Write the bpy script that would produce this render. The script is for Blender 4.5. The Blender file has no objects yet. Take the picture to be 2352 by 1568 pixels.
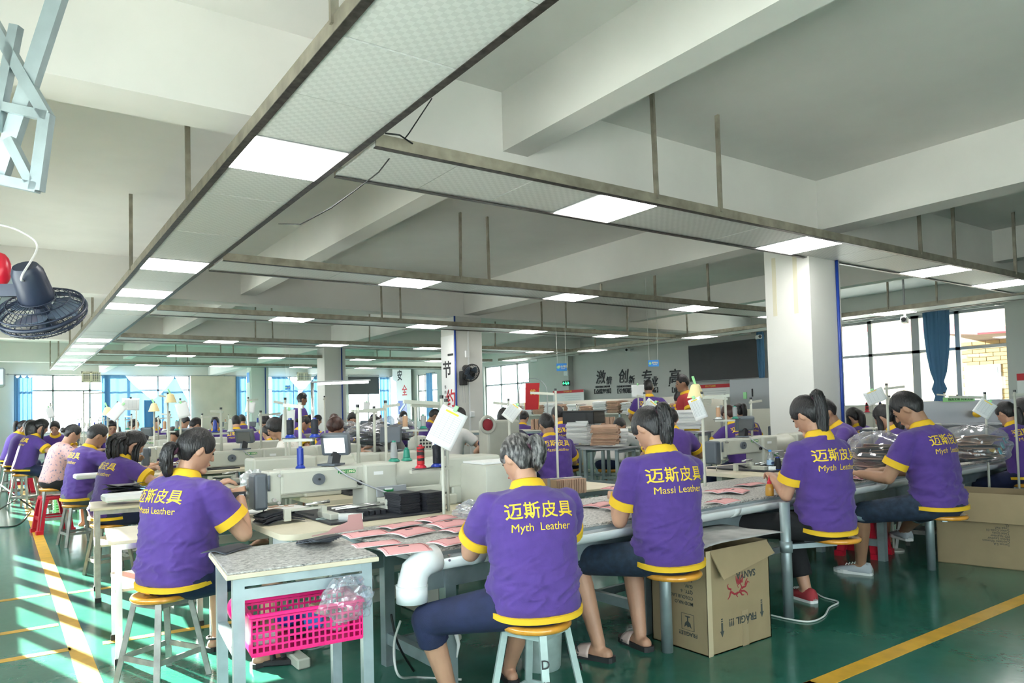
import bpy, bmesh, math, random
import numpy as np
from mathutils import Vector, Matrix, Euler, noise as mnoise
from mathutils.bvhtree import BVHTree
random.seed(7); RNG = np.random.default_rng(7)
PI = math.pi
def R(a): return math.radians(a)
C = bpy.context.scene.collection
SC = bpy.context.scene
# ------------------------------------------------------------------ camera
F, YAW, PITCH, ROLL, PY, H = 1655.0, R(35.2), R(2.0), R(1.5), 885.0, 1.38
_fw = Vector((math.sin(YAW)*math.cos(PITCH), math.cos(YAW)*math.cos(PITCH), math.sin(PITCH)))
_rt = Vector((math.cos(YAW), -math.sin(YAW), 0)); _dn = -_rt.cross(_fw)
_ix = _rt*math.cos(ROLL) + _dn*math.sin(ROLL); _iy = -_rt*math.sin(ROLL) + _dn*math.cos(ROLL)
cam_d = bpy.data.cameras.new('camera'); cam = bpy.data.objects.new('camera', cam_d); C.objects.link(cam)
cam.matrix_world = Matrix((( _ix.x, -_iy.x, -_fw.x, 0), (_ix.y, -_iy.y, -_fw.y, 0), (_ix.z, -_iy.z, -_fw.z, H), (0, 0, 0, 1)))
cam_d.sensor_width = 36; cam_d.lens = 36*F/2352; cam_d.shift_y = (PY-784)/2352
cam_d.clip_start = .05; cam_d.clip_end = 300; SC.camera = cam
# ------------------------------------------------------------------ light
SUN_DIR = Vector((.30, -.953, -.285))          # the way the sunlight travels
SUN_E, SKY_E, LED_E, EXPO = 60.0, 6.2, 10.0, 1.08
sd = bpy.data.lights.new('sun', 'SUN'); sd.energy = SUN_E; sd.angle = R(.53); sd.color = (1, .95, .86)
so = bpy.data.objects.new('sun', sd); C.objects.link(so); so.rotation_euler = SUN_DIR.to_track_quat('-Z', 'Y').to_euler()
W = bpy.data.worlds.new('sky'); SC.world = W; W.use_nodes = True
_bg = W.node_tree.nodes['Background']; _bg.inputs[0].default_value = (.86, .93, 1, 1); _bg.inputs[1].default_value = SKY_E
def portal(loc, rot, sx, sy):                   # tells the renderer where the windows are
    d = bpy.data.lights.new('window_daylight', 'AREA'); d.shape = 'RECTANGLE'; d.size = sx; d.size_y = sy; d.cycles.is_portal = True
    o = bpy.data.objects.new('window_daylight', d); C.objects.link(o); o.location = loc; o.rotation_euler = rot
vs = SC.view_settings; vs.view_transform = 'Standard'; vs.look = 'None'; vs.exposure = EXPO; vs.gamma = 1; vs.use_curve_mapping = False
SC.cycles.max_bounces = 5; SC.cycles.diffuse_bounces = 4; SC.cycles.glossy_bounces = 2; SC.cycles.transmission_bounces = 3
SC.cycles.transparent_max_bounces = 9; SC.cycles.use_denoising = True; SC.cycles.use_adaptive_sampling = True; SC.cycles.adaptive_threshold = .06; SC.cycles.adaptive_min_samples = 16; SC.cycles.sample_clamp_indirect = 6; SC.cycles.caustics_reflective = False; SC.cycles.caustics_refractive = False
# ------------------------------------------------------------------ helpers
def ray(u, v): return _ix*((u-1176)/F) + _iy*((v-PY)/F) + _fw
def at(u, v, z=None, x=None, y=None, d=None):
    r = ray(u, v)
    t = (z-H)/r.z if z is not None else x/r.x if x is not None else y/r.y if y is not None else d
    return Vector((0, 0, H)) + r*t
def mat(name, col, rough=.6, metal=0, var=0, vscale=6, bump=0, bscale=60, spec=.5, coat=0, trans=0, emit=0, stretch=None, alpha=1, col2=None, sheen=0, thr=None):
    m = bpy.data.materials.new(name); m.use_nodes = True; nt = m.node_tree; b = nt.nodes['Principled BSDF']
    I = b.inputs; I['Base Color'].default_value = (*col, 1); I['Roughness'].default_value = rough; I['Metallic'].default_value = metal
    I['Specular IOR Level'].default_value = spec; I['Coat Weight'].default_value = coat; I['Coat Roughness'].default_value = .08
    I['Transmission Weight'].default_value = trans; I['Alpha'].default_value = alpha; I['Sheen Weight'].default_value = sheen
    if emit: I['Emission Color'].default_value = (*col, 1); I['Emission Strength'].default_value = emit
    def coords():
        tc = nt.nodes.new('ShaderNodeTexCoord')
        if not stretch: return tc.outputs['Object']
        mp = nt.nodes.new('ShaderNodeMapping'); mp.inputs['Scale'].default_value = stretch; nt.links.new(tc.outputs['Object'], mp.inputs[0]); return mp.outputs[0]
    if var or col2:
        n = nt.nodes.new('ShaderNodeTexNoise'); n.inputs['Scale'].default_value = vscale; n.inputs['Detail'].default_value = 5
        nt.links.new(coords(), n.inputs['Vector'])
        r = nt.nodes.new('ShaderNodeValToRGB'); lo, hi = thr or (.3, .7)
        r.color_ramp.elements[0].position = lo; r.color_ramp.elements[1].position = hi
        c2 = col2 or tuple(min(1, c*(1+var)) for c in col); c1 = col if col2 else tuple(c*(1-var) for c in col)
        r.color_ramp.elements[0].color = (*c1, 1); r.color_ramp.elements[1].color = (*c2, 1)
        nt.links.new(n.outputs[0], r.inputs[0]); nt.links.new(r.outputs[0], I['Base Color'])
    if bump:
        n2 = nt.nodes.new('ShaderNodeTexNoise'); n2.inputs['Scale'].default_value = bscale; n2.inputs['Detail'].default_value = 3
        nt.links.new(coords(), n2.inputs['Vector']); bp = nt.nodes.new('ShaderNodeBump'); bp.inputs['Strength'].default_value = bump; bp.inputs['Distance'].default_value = .01
        nt.links.new(n2.outputs[0], bp.inputs['Height']); nt.links.new(bp.outputs[0], I['Normal'])
    return m
class MB:
    def __init__(s): s.v = []; s.f = []
    def add(s, vs, fs, M=None):
        o = len(s.v); s.v += [tuple(M @ Vector(v)) for v in vs] if M else [tuple(v) for v in vs]; s.f += [tuple(o+i for i in f) for f in fs]; return s
    def box(s, a, b, c=0, M=None):             # corners a, b; chamfer c
        x0, y0, z0 = a; x1, y1, z1 = b
        if x1 < x0: x0, x1 = x1, x0
        if y1 < y0: y0, y1 = y1, y0
        if z1 < z0: z0, z1 = z1, z0
        if c <= 0:
            vs = [(x, y, z) for x in (x0, x1) for y in (y0, y1) for z in (z0, z1)]
            return s.add(vs, [(0, 1, 3, 2), (4, 6, 7, 5), (0, 4, 5, 1), (2, 3, 7, 6), (0, 2, 6, 4), (1, 5, 7, 3)], M)
        bm = bmesh.new(); bmesh.ops.create_cube(bm, size=1)
        for v in bm.verts: v.co = Vector(((x0+x1)/2+v.co.x*(x1-x0), (y0+y1)/2+v.co.y*(y1-y0), (z0+z1)/2+v.co.z*(z1-z0)))
        c = min(c, .45*min(x1-x0, y1-y0, z1-z0))
        bmesh.ops.bevel(bm, geom=bm.edges[:], offset=c, segments=2 if c > .012 else 1, affect='EDGES', profile=.5)
        s.bm(bm, M); return s
    def bm(s, bm, M=None):
        bm.verts.index_update(); s.add([v.co for v in bm.verts], [[v.index for v in f.verts] for f in bm.faces], M); bm.free()
    def loft(s, rings, cap=True, close=False, M=None):
        n = len(rings[0]); vs = [p for r in rings for p in r]; fs = []
        k = len(rings)
        for i in range(k if close else k-1):
            a, b = i*n, ((i+1) % k)*n
            for j in range(n): fs.append((a+j, a+(j+1) % n, b+(j+1) % n, b+j))
        if cap and not close: fs.append(tuple(range(n))[::-1]); fs.append(tuple((k-1)*n+j for j in range(n)))
        return s.add(vs, fs, M)
    def tube(s, pts, r, seg=8, cap=True, flat=1.0, up=None, close=False, M=None):   # r number or list; flat squashes one axis
        pts = [Vector(p) for p in pts]; k = len(pts); rs = r if hasattr(r, '__len__') else [r]*k; rings = []; n0 = Vector(up) if up else None
        for i, p in enumerate(pts):
            t = (pts[(i+1) % k]-pts[i-1]) if close else (pts[min(i+1, k-1)]-pts[max(i-1, 0)]); t.normalize()
            if n0 is None: n0 = t.orthogonal()
            n0 = (n0-t*n0.dot(t)); n0 = n0.normalized() if n0.length > 1e-6 else t.orthogonal().normalized(); b = t.cross(n0)
            rings.append([p+n0*(rs[i]*math.cos(2*PI*j/seg)*flat)+b*(rs[i]*math.sin(2*PI*j/seg)) for j in range(seg)])
        return s.loft(rings, cap, close, M)
    def cyl(s, a, b, r, r2=None, seg=12, M=None): return s.tube([a, b], [r, r if r2 is None else r2], seg, M=M)
    def bar(s, a, b, w, d=None, up=(0, 0, 1), M=None):   # rectangular bar
        a, b = Vector(a), Vector(b); t = (b-a).normalized(); u = Vector(up); n = u-t*u.dot(t)
        n = n.normalized() if n.length > 1e-4 else t.orthogonal().normalized(); m = t.cross(n); d = d or w
        q = [n*(i*d/2)+m*(j*w/2) for i, j in ((-1, -1), (-1, 1), (1, 1), (1, -1))]
        return s.loft([[a+x for x in q], [b+x for x in q]], M=M)
    def caps(s, a, b, ra, rb, seg=12, M=None):   # capsule with two radii
        a, b = Vector(a), Vector(b); t = (b-a).normalized(); pts = []; rs = []
        for k in (-90, -60, -30, 0): pts.append(a+t*(ra*math.sin(R(k)))); rs.append(max(ra*math.cos(R(k)), ra*.05))
        for k in (0, 30, 60, 90): pts.append(b+t*(rb*math.sin(R(k)))); rs.append(max(rb*math.cos(R(k)), rb*.05))
        return s.tube(pts, rs, seg, M=M)
    def sph(s, c, r, seg=14, rg=8, M=None):
        rx, ry, rz = (r, r, r) if not hasattr(r, '__len__') else r; c = Vector(c)
        rings = [[c+Vector((rx*math.cos(t)*math.cos(2*PI*j/seg), ry*math.cos(t)*math.sin(2*PI*j/seg), rz*math.sin(t))) for j in range(seg)] for t in [(-PI/2+.06)+(PI-.12)*i/rg for i in range(rg+1)]]
        return s.loft(rings, M=M)
    def lathe(s, prof, c=(0, 0, 0), seg=20, M=None, cap=True):
        x, y, z = c; return s.loft([[(x+r*math.cos(2*PI*j/seg), y+r*math.sin(2*PI*j/seg), z+h) for j in range(seg)] for r, h in prof], cap, M=M)
    def prism(s, poly, z0, z1, M=None):
        return s.loft([[(x, y, z0) for x, y in poly], [(x, y, z1) for x, y in poly]], M=M)
    def grid(s, fn, nu, nv, M=None, thick=0):
        vs = [fn(i/nu, j/nv) for j in range(nv+1) for i in range(nu+1)]; n = nu+1
        fs = [(j*n+i, j*n+i+1, (j+1)*n+i+1, (j+1)*n+i) for j in range(nv) for i in range(nu)]
        return s.add(vs, fs, M)
    def mesh(s, name):
        me = bpy.data.meshes.new(name); me.from_pydata(s.v, [], s.f); me.validate()
        bm = bmesh.new(); bm.from_mesh(me); bmesh.ops.recalc_face_normals(bm, faces=bm.faces); bm.to_mesh(me); bm.free(); return me
    def build(s, name, m, parent=None, smooth=False, solid=0, sub=0):
        me = s.mesh(name); return link(name, me, m, parent, smooth, solid, sub)
def link(name, me, m, parent=None, smooth=False, solid=0, sub=0):
    o = bpy.data.objects.new(name, me); C.objects.link(o)
    if m is not None:
        me.materials.clear(); me.materials.append(m)
    if parent is not None: o.parent = parent
    if smooth is True:
        me.polygons.foreach_set('use_smooth', [True]*len(me.polygons))
    elif smooth: me.shade_auto(smooth) if hasattr(me, 'shade_auto') else autosmooth(me, smooth)
    if solid: q = o.modifiers.new('thickness', 'SOLIDIFY'); q.thickness = solid; q.offset = 0
    if sub: q = o.modifiers.new('smooth', 'SUBSURF'); q.levels = q.render_levels = sub
    return o
def autosmooth(me, deg):
    me.polygons.foreach_set('use_smooth', [True]*len(me.polygons))
    bm = bmesh.new(); bm.from_mesh(me); lim = R(deg)
    for e in bm.edges: e.smooth = not (len(e.link_faces) == 2 and e.calc_face_angle(0) > lim)
    bm.to_mesh(me); bm.free()
AS = 35
def tag(o, label, cat=None, group=None, kind=None):
    o['label'] = label
    if cat: o['category'] = cat
    if group: o['group'] = group
    if kind: o['kind'] = kind
    return o
def thing(name, label, cat, loc=(0, 0, 0), rz=0, group=None):
    o = bpy.data.objects.new(name, None); C.objects.link(o); o.location = loc; o.rotation_euler = (0, 0, rz); o.empty_display_size = .1
    return tag(o, label, cat, group)
def struct(name, mb, m, parent=None, smooth=False):
    o = mb.build(name, m, parent, smooth)
    if parent is None: o['kind'] = 'structure'
    return o
def kids(o): return [c for c in bpy.data.objects if c.parent == o]
KID = {}
def copy_tree(src, loc=None, rz=None, label=None, parent=None, skip=(), scale=None):
    if src.name not in KID: KID[src.name] = [(c, [g for g in kids(c)]) for c in kids(src)]
    r = src.copy(); C.objects.link(r)
    if loc is not None: r.location = loc
    if rz is not None: r.rotation_euler = (0, 0, rz)
    if scale is not None: r.scale = scale
    if label: r['label'] = label
    for c, gs in KID[src.name]:
        if c.name.split('.')[0] in skip: continue
        k = c.copy(); C.objects.link(k); k.parent = r
        for g in gs:
            q = g.copy(); C.objects.link(q); q.parent = k
    return r
TS = bpy.data.scenes.new('scratch')            # scratch scene for evaluating modifiers, removed at the end
def eval_mesh(o):
    vl = TS.view_layers[0]; vl.update(); return bpy.data.meshes.new_from_object(o.evaluated_get(vl.depsgraph))
TXT = {}
def text_mesh(body, size, bold=0, align='CENTER', depth=0, spacing=1.0, shear=0):
    key = (body, size, bold, align, depth, spacing, shear)
    if key in TXT: return TXT[key].copy()
    c = bpy.data.curves.new('lettering', 'FONT'); c.body = body; c.size = size; c.align_x = align; c.align_y = 'CENTER'; c.offset = bold; c.extrude = depth
    c.resolution_u = 3; c.space_character = spacing; c.shear = shear
    o = bpy.data.objects.new('lettering', c); TS.collection.objects.link(o); me = eval_mesh(o); bpy.data.objects.remove(o); bpy.data.curves.remove(c); TXT[key] = me; return me.copy()
def lettering(body, size, m, parent, M, bold=0, name='lettering', align='CENTER', depth=.0008, spacing=1.0, shear=0):
    me = text_mesh(body, size, bold, align, depth, spacing, shear); me.transform(M); return link(name, me, m, parent)
def remesh(mb, vox, smooth=4, fac=.5):
    me = mb.mesh('t'); o = bpy.data.objects.new('t', me); TS.collection.objects.link(o)
    q = o.modifiers.new('r', 'REMESH'); q.mode = 'VOXEL'; q.voxel_size = vox; q.use_smooth_shade = True
    if smooth: q = o.modifiers.new('s', 'SMOOTH'); q.factor = fac; q.iterations = smooth
    r = eval_mesh(o); bpy.data.objects.remove(o); bpy.data.meshes.remove(me); return r
def fr(pos, right, fwd, up): # frame matrix from axes
    m = Matrix((right, fwd, up)).transposed().to_4x4(); m.translation = pos; return m
def TR(x, y, z, rz=0, rx=0, ry=0): return Matrix.Translation((x, y, z)) @ Euler((rx, ry, rz)).to_matrix().to_4x4()
# ------------------------------------------------------------------ people
PEOPLE = []
def lerp(a, b, t): return a+(b-a)*t
def ipl(tab, x):
    for (a, b), (c, d) in zip(tab, tab[1:]):
        if x <= c: return b+(d-b)*max(0, (x-a))/(c-a)
    return tab[-1][1]
def headpt(d):
    x, y, z = d; p = Vector((.0735*x, (.092 if y > 0 else .100)*y, (.112 if z > 0 else .118)*z))
    if z < 0:
        t = -z; p.x *= 1-.36*t**1.6; p.y *= (1-.58*t**1.1) if y < 0 else (1-.10*t); p.y += .010*t
    if y > .75: p.y *= 1-.10*(y-.75)
    return p
def dirs(nu, nv):
    return [[(math.cos(e)*math.sin(a), math.cos(e)*math.cos(a), math.sin(e)) for a in [2*PI*i/nu for i in range(nu)]] for e in [-PI/2+.05+(PI-.1)*j/nv for j in range(nv+1)]]
HAIRLINE = {'f': [(0, .062), (.55, .050), (1.0, -.004), (1.3, -.012), (1.5, .012), (1.85, -.018), (2.3, -.07), (3.2, -.088)],
            'm': [(0, .066), (.7, .056), (1.1, .0), (1.4, .020), (1.8, -.01), (2.3, -.062), (3.2, -.080)],
            'b': [(0, .030), (.6, .026), (.95, -.02), (1.3, -.04), (1.8, -.05), (2.3, -.085), (3.2, -.10)]}
def hair_cap(mb, Hm, line, th, nu=56, nv=34, top=0):
    tab = HAIRLINE[line]; rows = dirs(nu, nv); V = []; K = []
    for row in rows:
        for d in row:
            p = headpt(d); a = abs(math.atan2(d[0], d[1])); m = (p.z-ipl(tab, a))/.022+.5; m = max(0, min(1, m)); m = m*m*(3-2*m)
            n = mnoise.noise(Vector((d[0]*9, d[1]*9, d[2]*3)))
            t = lerp(-.010, th*(.75+.25*max(d[2], 0))+top*max(d[2], 0)**2+.0025*n*(th/.014), m); V.append(p+Vector(d)*t); K.append(m > .02)
    fs = []
    for j in range(nv):
        for i in range(nu):
            f = (j*nu+i, j*nu+(i+1) % nu, (j+1)*nu+(i+1) % nu, (j+1)*nu+i)
            if any(K[q] for q in f): fs.append(f)
    fs.append(tuple(nv*nu+i for i in range(nu))); mb.add(V, fs, Hm)
def ik(S, T, l1, l2, pole):
    D = T-S; L = min(D.length, (l1+l2)*.995); D.normalize(); T2 = S+D*L; a = (l1*l1-l2*l2+L*L)/(2*L); hgt = math.sqrt(max(l1*l1-a*a, 1e-6))
    p = Vector(pole); p = p-D*p.dot(D); p.normalize(); return S+D*a+p*hgt, T2
def hand(mb, W, d, nrm, side, curl=35, thumb=1, s=1):
    d = d.normalized(); n = (nrm-d*nrm.dot(d)).normalized(); ac = d.cross(n)*side    # towards the thumb side
    q = []
    for t, hw, ht in ((-.015, .024, .02), (.02, .033, .018), (.055, .040, .015), (.088, .040, .012)):
        q.append([W+(d*t+ac*(hw*math.cos(a))+n*(ht*math.sin(a)))*s for a in [2*PI*i/12 for i in range(12)]])
    mb.loft(q)
    for k, (o, L) in enumerate(((.031, .066), (.0105, .076), (-.0105, .070), (-.031, .054))):
        p = W+(d*.084+ac*o)*s; a = 0; dd = (d+ac*o*2.2).normalized()
        for j, f in enumerate((.45, .32, .26)):
            a += R(curl*(.7, 1.1, .8)[j]*(1+.08*k)); v = dd*math.cos(a)+n*math.sin(a); p2 = p+v*(L*f*s*1.12)
            mb.caps(p, p2, (.0095, .0088, .0082)[j]*s, (.0088, .0082, .007)[j]*s, 8); p = p2
    p = W+(d*.022+ac*.026)*s
    for j, (v, L) in enumerate(((d*.55+ac*.62+n*.35, .044), (d*.85+ac*.15+n*.5, .032), (d*.9-ac*.12+n*.45, .026))):
        v = v.normalized(); p2 = p+v*L*s; mb.caps(p, p2, (.013, .0105, .0095)[j]*s, (.0105, .0095, .008)[j]*s, 8); p = p2
def sring(w, d, n=26, e=2.35):
    out = []
    for i in range(n):
        a = 2*PI*i/n; c, s = math.cos(a), math.sin(a); out.append((w*math.copysign(abs(c)**(2/e), c), d*math.copysign(abs(s)**(2/e), s)))
    return out
def put_text(shirt_me, M, body, size, m, parent, ty, bold, spacing=1.0, tx=0, name='lettering'):
    me = text_mesh(body, size, bold, spacing=spacing); bm = bmesh.new(); bm.from_mesh(me)
    bmesh.ops.triangulate(bm, faces=bm.faces)
    for _ in range(2):
        es = [e for e in bm.edges if e.calc_length() > .016]
        if es: bmesh.ops.subdivide_edges(bm, edges=es, cuts=1); bmesh.ops.triangulate(bm, faces=bm.faces)
    sb = bmesh.new(); sb.from_mesh(shirt_me); bvh = BVHTree.FromBMesh(sb); sb.free()
    rt, fd, up, ct = M.col[0].xyz, M.col[1].xyz, M.col[2].xyz, M.translation; dead = []
    for v in bm.verts:
        o = ct+rt*(v.co.x+tx)+up*(v.co.y+ty)-fd*.6; h = bvh.ray_cast(o, fd)
        if h[0] is None: dead.append(v)
        else: v.co = h[0]-fd*.0022
    bmesh.ops.delete(bm, geom=dead, context='VERTS')
    if not bm.verts: bm.free(); return
    bm.to_mesh(me); bm.free(); return link(name, me, m, parent)
def foot_outline(L=.25, w=.046, heel=-.075):
    return [(-w*.62, heel+.01), (-w*.35, heel), (w*.35, heel), (w*.62, heel+.01), (w*.72, heel+.07), (w*.8, heel+.13), (w, heel+.18), (w*.85, heel+L-.03), (w*.35, heel+L), (-w*.25, heel+L-.005), (-w*.8, heel+L-.04), (-w, heel+.18), (-w*.78, heel+.12), (-w*.7, heel+.06)]
def person(label, loc, az, k=1.0, seat=.46, stand=False, lean=(8, 22), side=0, twist=0, head=(25, 0, 0), hands=None, poles=None, feet=None, knees=None, shirt='polo', text=None,
           hair='pony', sex='f', fat=1.0, vox=.014, pants='navy', plen=.35, shoes=None, face=False, curl=35, group=None, skin='skin', hairm='hair', tail=.26, shirt_m='purple', trim_m='yellow', fine=False, palm=None, tsize=1.0, legs=True):
    root = thing('person', label, 'person', loc, -R(az), group); root.scale = (k, k, k)
    zs = (.93 if stand else seat/k+.085); P = [Vector((0, 0, zs))]; a0, a1 = lean; fr_ = []
    sl = (.11, .13, .13, .12); angs = [a0, lerp(a0, a1, .35), lerp(a0, a1, .75), a1, a1+4]; tw = [0, .2, .55, 1, 1]
    def frame(i):
        a = R(angs[i]); t = R(twist*tw[i]); rt = Vector((math.cos(t), -math.sin(t), 0)); f0 = Vector((math.sin(t), math.cos(t), 0))
        up = Vector((0, 0, 1))*math.cos(a)+f0*math.sin(a); up = (up+rt*math.tan(R(side*tw[i]))).normalized(); fw = (f0-up*f0.dot(up)).normalized(); rt = fw.cross(up); return rt, fw, up
    for i in range(4): P.append(P[-1]+frame(i)[2]*sl[i])
    FR = [fr(P[i], *frame(i)) for i in range(5)]
    ch = FR[3]; nb = FR[4]
    # head
    hp, hy, hr = head; Hrot = Euler((0, 0, -R(hy+twist))).to_matrix() @ Euler((-R(hp), 0, 0)).to_matrix() @ Euler((0, R(hr), 0)).to_matrix()
    hup, hfw = Hrot @ Vector((0, 0, 1)), Hrot @ Vector((0, 1, 0))
    ndir = (nb.col[2].xyz*.6+hup*.4+Vector((0, .10, .2))).normalized(); nt = nb.translation+ndir*.075
    hc = nt+hup*.070+hfw*.012; Hm = Matrix.Translation(hc) @ Hrot.to_4x4()
    body = MB()
    hd = dirs(28, 20); body.loft([[Hm @ headpt(d) for d in row] for row in hd])
    for a, b, r1, r2 in (((0, .084, .022), (0, .104, -.022), .008, .0125), ((-.034, .078, .026), (.034, .078, .026), .011, .011), ((-.012, .086, -.05), (.012, .086, -.05), .009, .009), ((-.01, .084, -.062), (.01, .084, -.062), .009, .009), ((-.012, .072, -.094), (.012, .072, -.094), .018, .018)):
        body.caps(Hm @ Vector(a), Hm @ Vector(b), r1, r2, 10)
    for sx in (-1, 1): body.sph((0, 0, 0), (.0075, .019, .031), 10, 6, M=Hm @ TR(sx*.077, -.012, -.006, rx=R(-12), rz=R(sx*-22)))
    body.caps(nb.translation-nb.col[2].xyz*.03, nt+hup*.03, .053 if sex == 'f' else .06, .05 if sex == 'f' else .058, 16)
    # torso
    wf = fat*(1 if sex == 'f' else 1.04); LV = [(0, -.035, .175, .140), (0, 0, .178, .143), (1, 0, .168, .134), (2, 0, .170, .132), (3, -.02, .178, .126), (3, .045, .174, .112), (3, .085, .138, .088), (4, -.005, .075, .066)]
    if sex == 'm': LV = [(0, -.035, .174, .132), (0, 0, .173, .132), (1, 0, .162, .122), (2, 0, .174, .126), (3, -.02, .190, .126), (3, .045, .188, .112), (3, .085, .15, .09), (4, -.005, .078, .068)]
    def rings(grow, top=8, lo=0):
        out = []
        for i, dz, w, d in LV[lo:top]:
            wq, dq = w*(wf if i < 4 else 1)+grow, d*(wf if i < 4 else 1)+grow; M = FR[i]
            out.append([M @ Vector((x, y+(.01 if i in (1, 2) else 0), dz)) for x, y in sring(wq, dq)])
        return out
    body.loft(rings(-.022))
    SH = [ch @ Vector((s*(.168 if sex == 'f' else .182)*min(wf, 1.06), .018, .038)) for s in (-1, 1)]
    hands = hands or [(-.16, .42, .80), (.16, .42, .80)]; poles = poles or [(-.9, -.35, -.5), (.9, -.35, -.5)]
    EL, WR = [], []
    for q in (0, 1):
        T = Vector(hands[q]); S = SH[q]; e, w = ik(S, T, .275, .235, poles[q]); EL.append(e); WR.append(w)
        g = .9+.25*(fat-1)*3; af = (1 if sex == 'f' else 1.08)*g+.1
        body.caps(S, e, .050*af, .039*af, 14); body.caps(e, e.lerp(w, .35), .039*af, .037*af, 14); body.caps(e.lerp(w, .35), w, .037*af, .0255*af, 14)
        d = (w-e).normalized(); pn = Vector(palm[q]) if palm else Vector((0, .35, -1)); sd = -1 if q == 0 else 1
        dh = (d+Vector((-sd*.25, .12, .02))).normalized(); hand(body, w, dh, pn, sd if pn.z < 0 else sd, curl, s=1 if sex == 'f' else 1.06)
    # legs
    HP = [Vector((s*.088*min(fat, 1.1), .0, zs-.02)) for s in (-1, 1)]; KN, AN = [], []
    if feet is None: feet = [(-.14, .38), (.14, .38)] if not stand else [(-.09, .02), (.09, -.03)]
    fz = .075
    for q in (0, 1):
        A = Vector((feet[q][0], feet[q][1], fz+(feet[q][2] if len(feet[q]) > 2 else 0))); kn, an = ik(HP[q], A, .425, .42, (knees[q] if knees else ((-.25, .8, .6), (.25, .8, .6))[q])); KN.append(kn); AN.append(an)
        body.caps(HP[q], kn, .078*fat, .055, 14); body.caps(kn, kn.lerp(an, .3), .052, .056, 14); body.caps(kn.lerp(an, .3), an, .056, .034, 14)
        fy = math.atan2(-(KN[q].x-HP[q].x)*.8, max(kn.y-HP[q].y, .15)) if not stand else 0; fm = TR(an.x, an.y, an.z-fz, fy)
        body.caps(fm @ Vector((0, -.045, .034)), fm @ Vector((0, .06, .032)), .032, .03, 12); body.caps(fm @ Vector((0, .0, .055)), fm @ Vector((0, .085, .03)), .034, .024, 12)
        body.caps(fm @ Vector((-.02, .09, .022)), fm @ Vector((.022, .09, .022)), .019, .019, 10)
        for tq in range(5): body.caps(fm @ Vector((-.032+.0155*tq, .095, .02)), fm @ Vector((-.034+.0165*tq, .135-.006*abs(tq-(3 if q == 0 else 1)), .017)), .0095, .0085, 7)
        sm = fm
        if shoes:
            shm, kind = shoes
            if kind == 'sneaker':
                up_ = MB(); prof = [(-.075, .024, .05), (-.06, .036, .085), (-.02, .038, .088), (.03, .04, .075), (.08, .045, .055), (.13, .045, .045), (.165, .036, .036), (.182, .016, .024)]
                up_.loft([[sm @ Vector((w*math.cos(a), y, .02+(hh-.02)*max(math.sin(a), -.05))) for a in [2*PI*i/14 for i in range(14)]] for y, w, hh in prof]); so_ = up_.build('shoe', MT[shm], root, True)
                MB().prism(foot_outline(.262, .049), .0, .026, sm).build('sole', MT['sole_white'], so_)
                if fine:
                    for yy in (.035, .055, .075, .095): MB().tube([sm @ Vector((x, yy, .084-.28*(yy-.03)-abs(x)*.35)) for x in (-.024, 0, .024)], .0035, 6).build('lace', MT['sole_white'], so_)
            elif kind == 'slide':
                so_ = MB().prism(foot_outline(.27, .052, -.085), -.004, .026, sm).build('slipper', MT['black_rubber'], root)
                MB().grid(lambda a, b: sm @ Vector((-.05*math.cos(PI*a), .035+.075*b, .015+(.062-.02*b)*math.sin(PI*a))), 10, 4).build('strap', MT[shm], so_, True, solid=.004)
            else:
                so_ = MB().prism(foot_outline(.265, .05, -.085), -.004, .024, sm).build('sandal', MT['black_rubber'], root)
                for y0, y1, hh in ((.06, .1, .05), (.0, .03, .082)): MB().grid(lambda a, b: sm @ Vector((-.047*math.cos(PI*a), lerp(y0, y1, b), .012+(hh-.02*b)*math.sin(PI*a))), 10, 2).build('strap', MT[shm], so_, True, solid=.005)
                MB().tube([sm @ Vector((.042*math.sin(a), -.025-.045*math.cos(a), .07)) for a in [R(q_) for q_ in range(-100, 101, 20)]], .006, 6).build('strap', MT[shm], so_, True)
    link('body', remesh(body, vox, 3 if vox < .01 else 2), MT[skin], root, True)
    # trousers
    if pants and legs:
        pm = MB(); pm.sph(P[0]-Vector((0, 0, .012)), ((.192 if sex == 'f' else .178)*fat, .148*fat, .108), 20, 12)
        for q in (0, 1):
            pm.caps(HP[q]+Vector((0, .0, .0)), KN[q], .094*fat, .073, 16)
            if plen > 0: e = KN[q].lerp(AN[q], plen); pm.tube([KN[q], KN[q].lerp(e, .5), e], [.073, .072, .072 if plen < .6 else .062], 16)
        me = remesh(pm, max(vox*1.3, .009), 3); link('trousers', me, MT[pants], root, True)
        if pants == 'denim':
            for q in (0, 1): e = KN[q].lerp(AN[q], plen); f_ = KN[q].lerp(AN[q], plen-.08); MB().tube([f_, e], [.0735, .0735], 18).build('turn_up', MT['denim_light'], root, True)
    # shirt
    if shirt:
        sm = MB(); sm.loft(rings(.006)); ends = []
        for q in (0, 1):
            S, e = SH[q], EL[q]; E = S.lerp(e, .66); dd = (E-S).normalized(); g = 1.0+(fat-1)*.8
            sm.sph(S, (.066*g, .066*g, .066*g), 14, 9); sm.caps(S, ch @ Vector((0, 0, .045)), .062*g, .09, 14); sm.tube([S-dd*.02, S+dd*.02, S.lerp(E, .5), E], [.055*g, .068*g, .071*g, .073*g], 18); ends.append((S.lerp(E, .80), E+dd*.008, .0785*g))
        me = remesh(sm, max(vox*1.3, .008), 6 if fine else 3)
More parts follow.
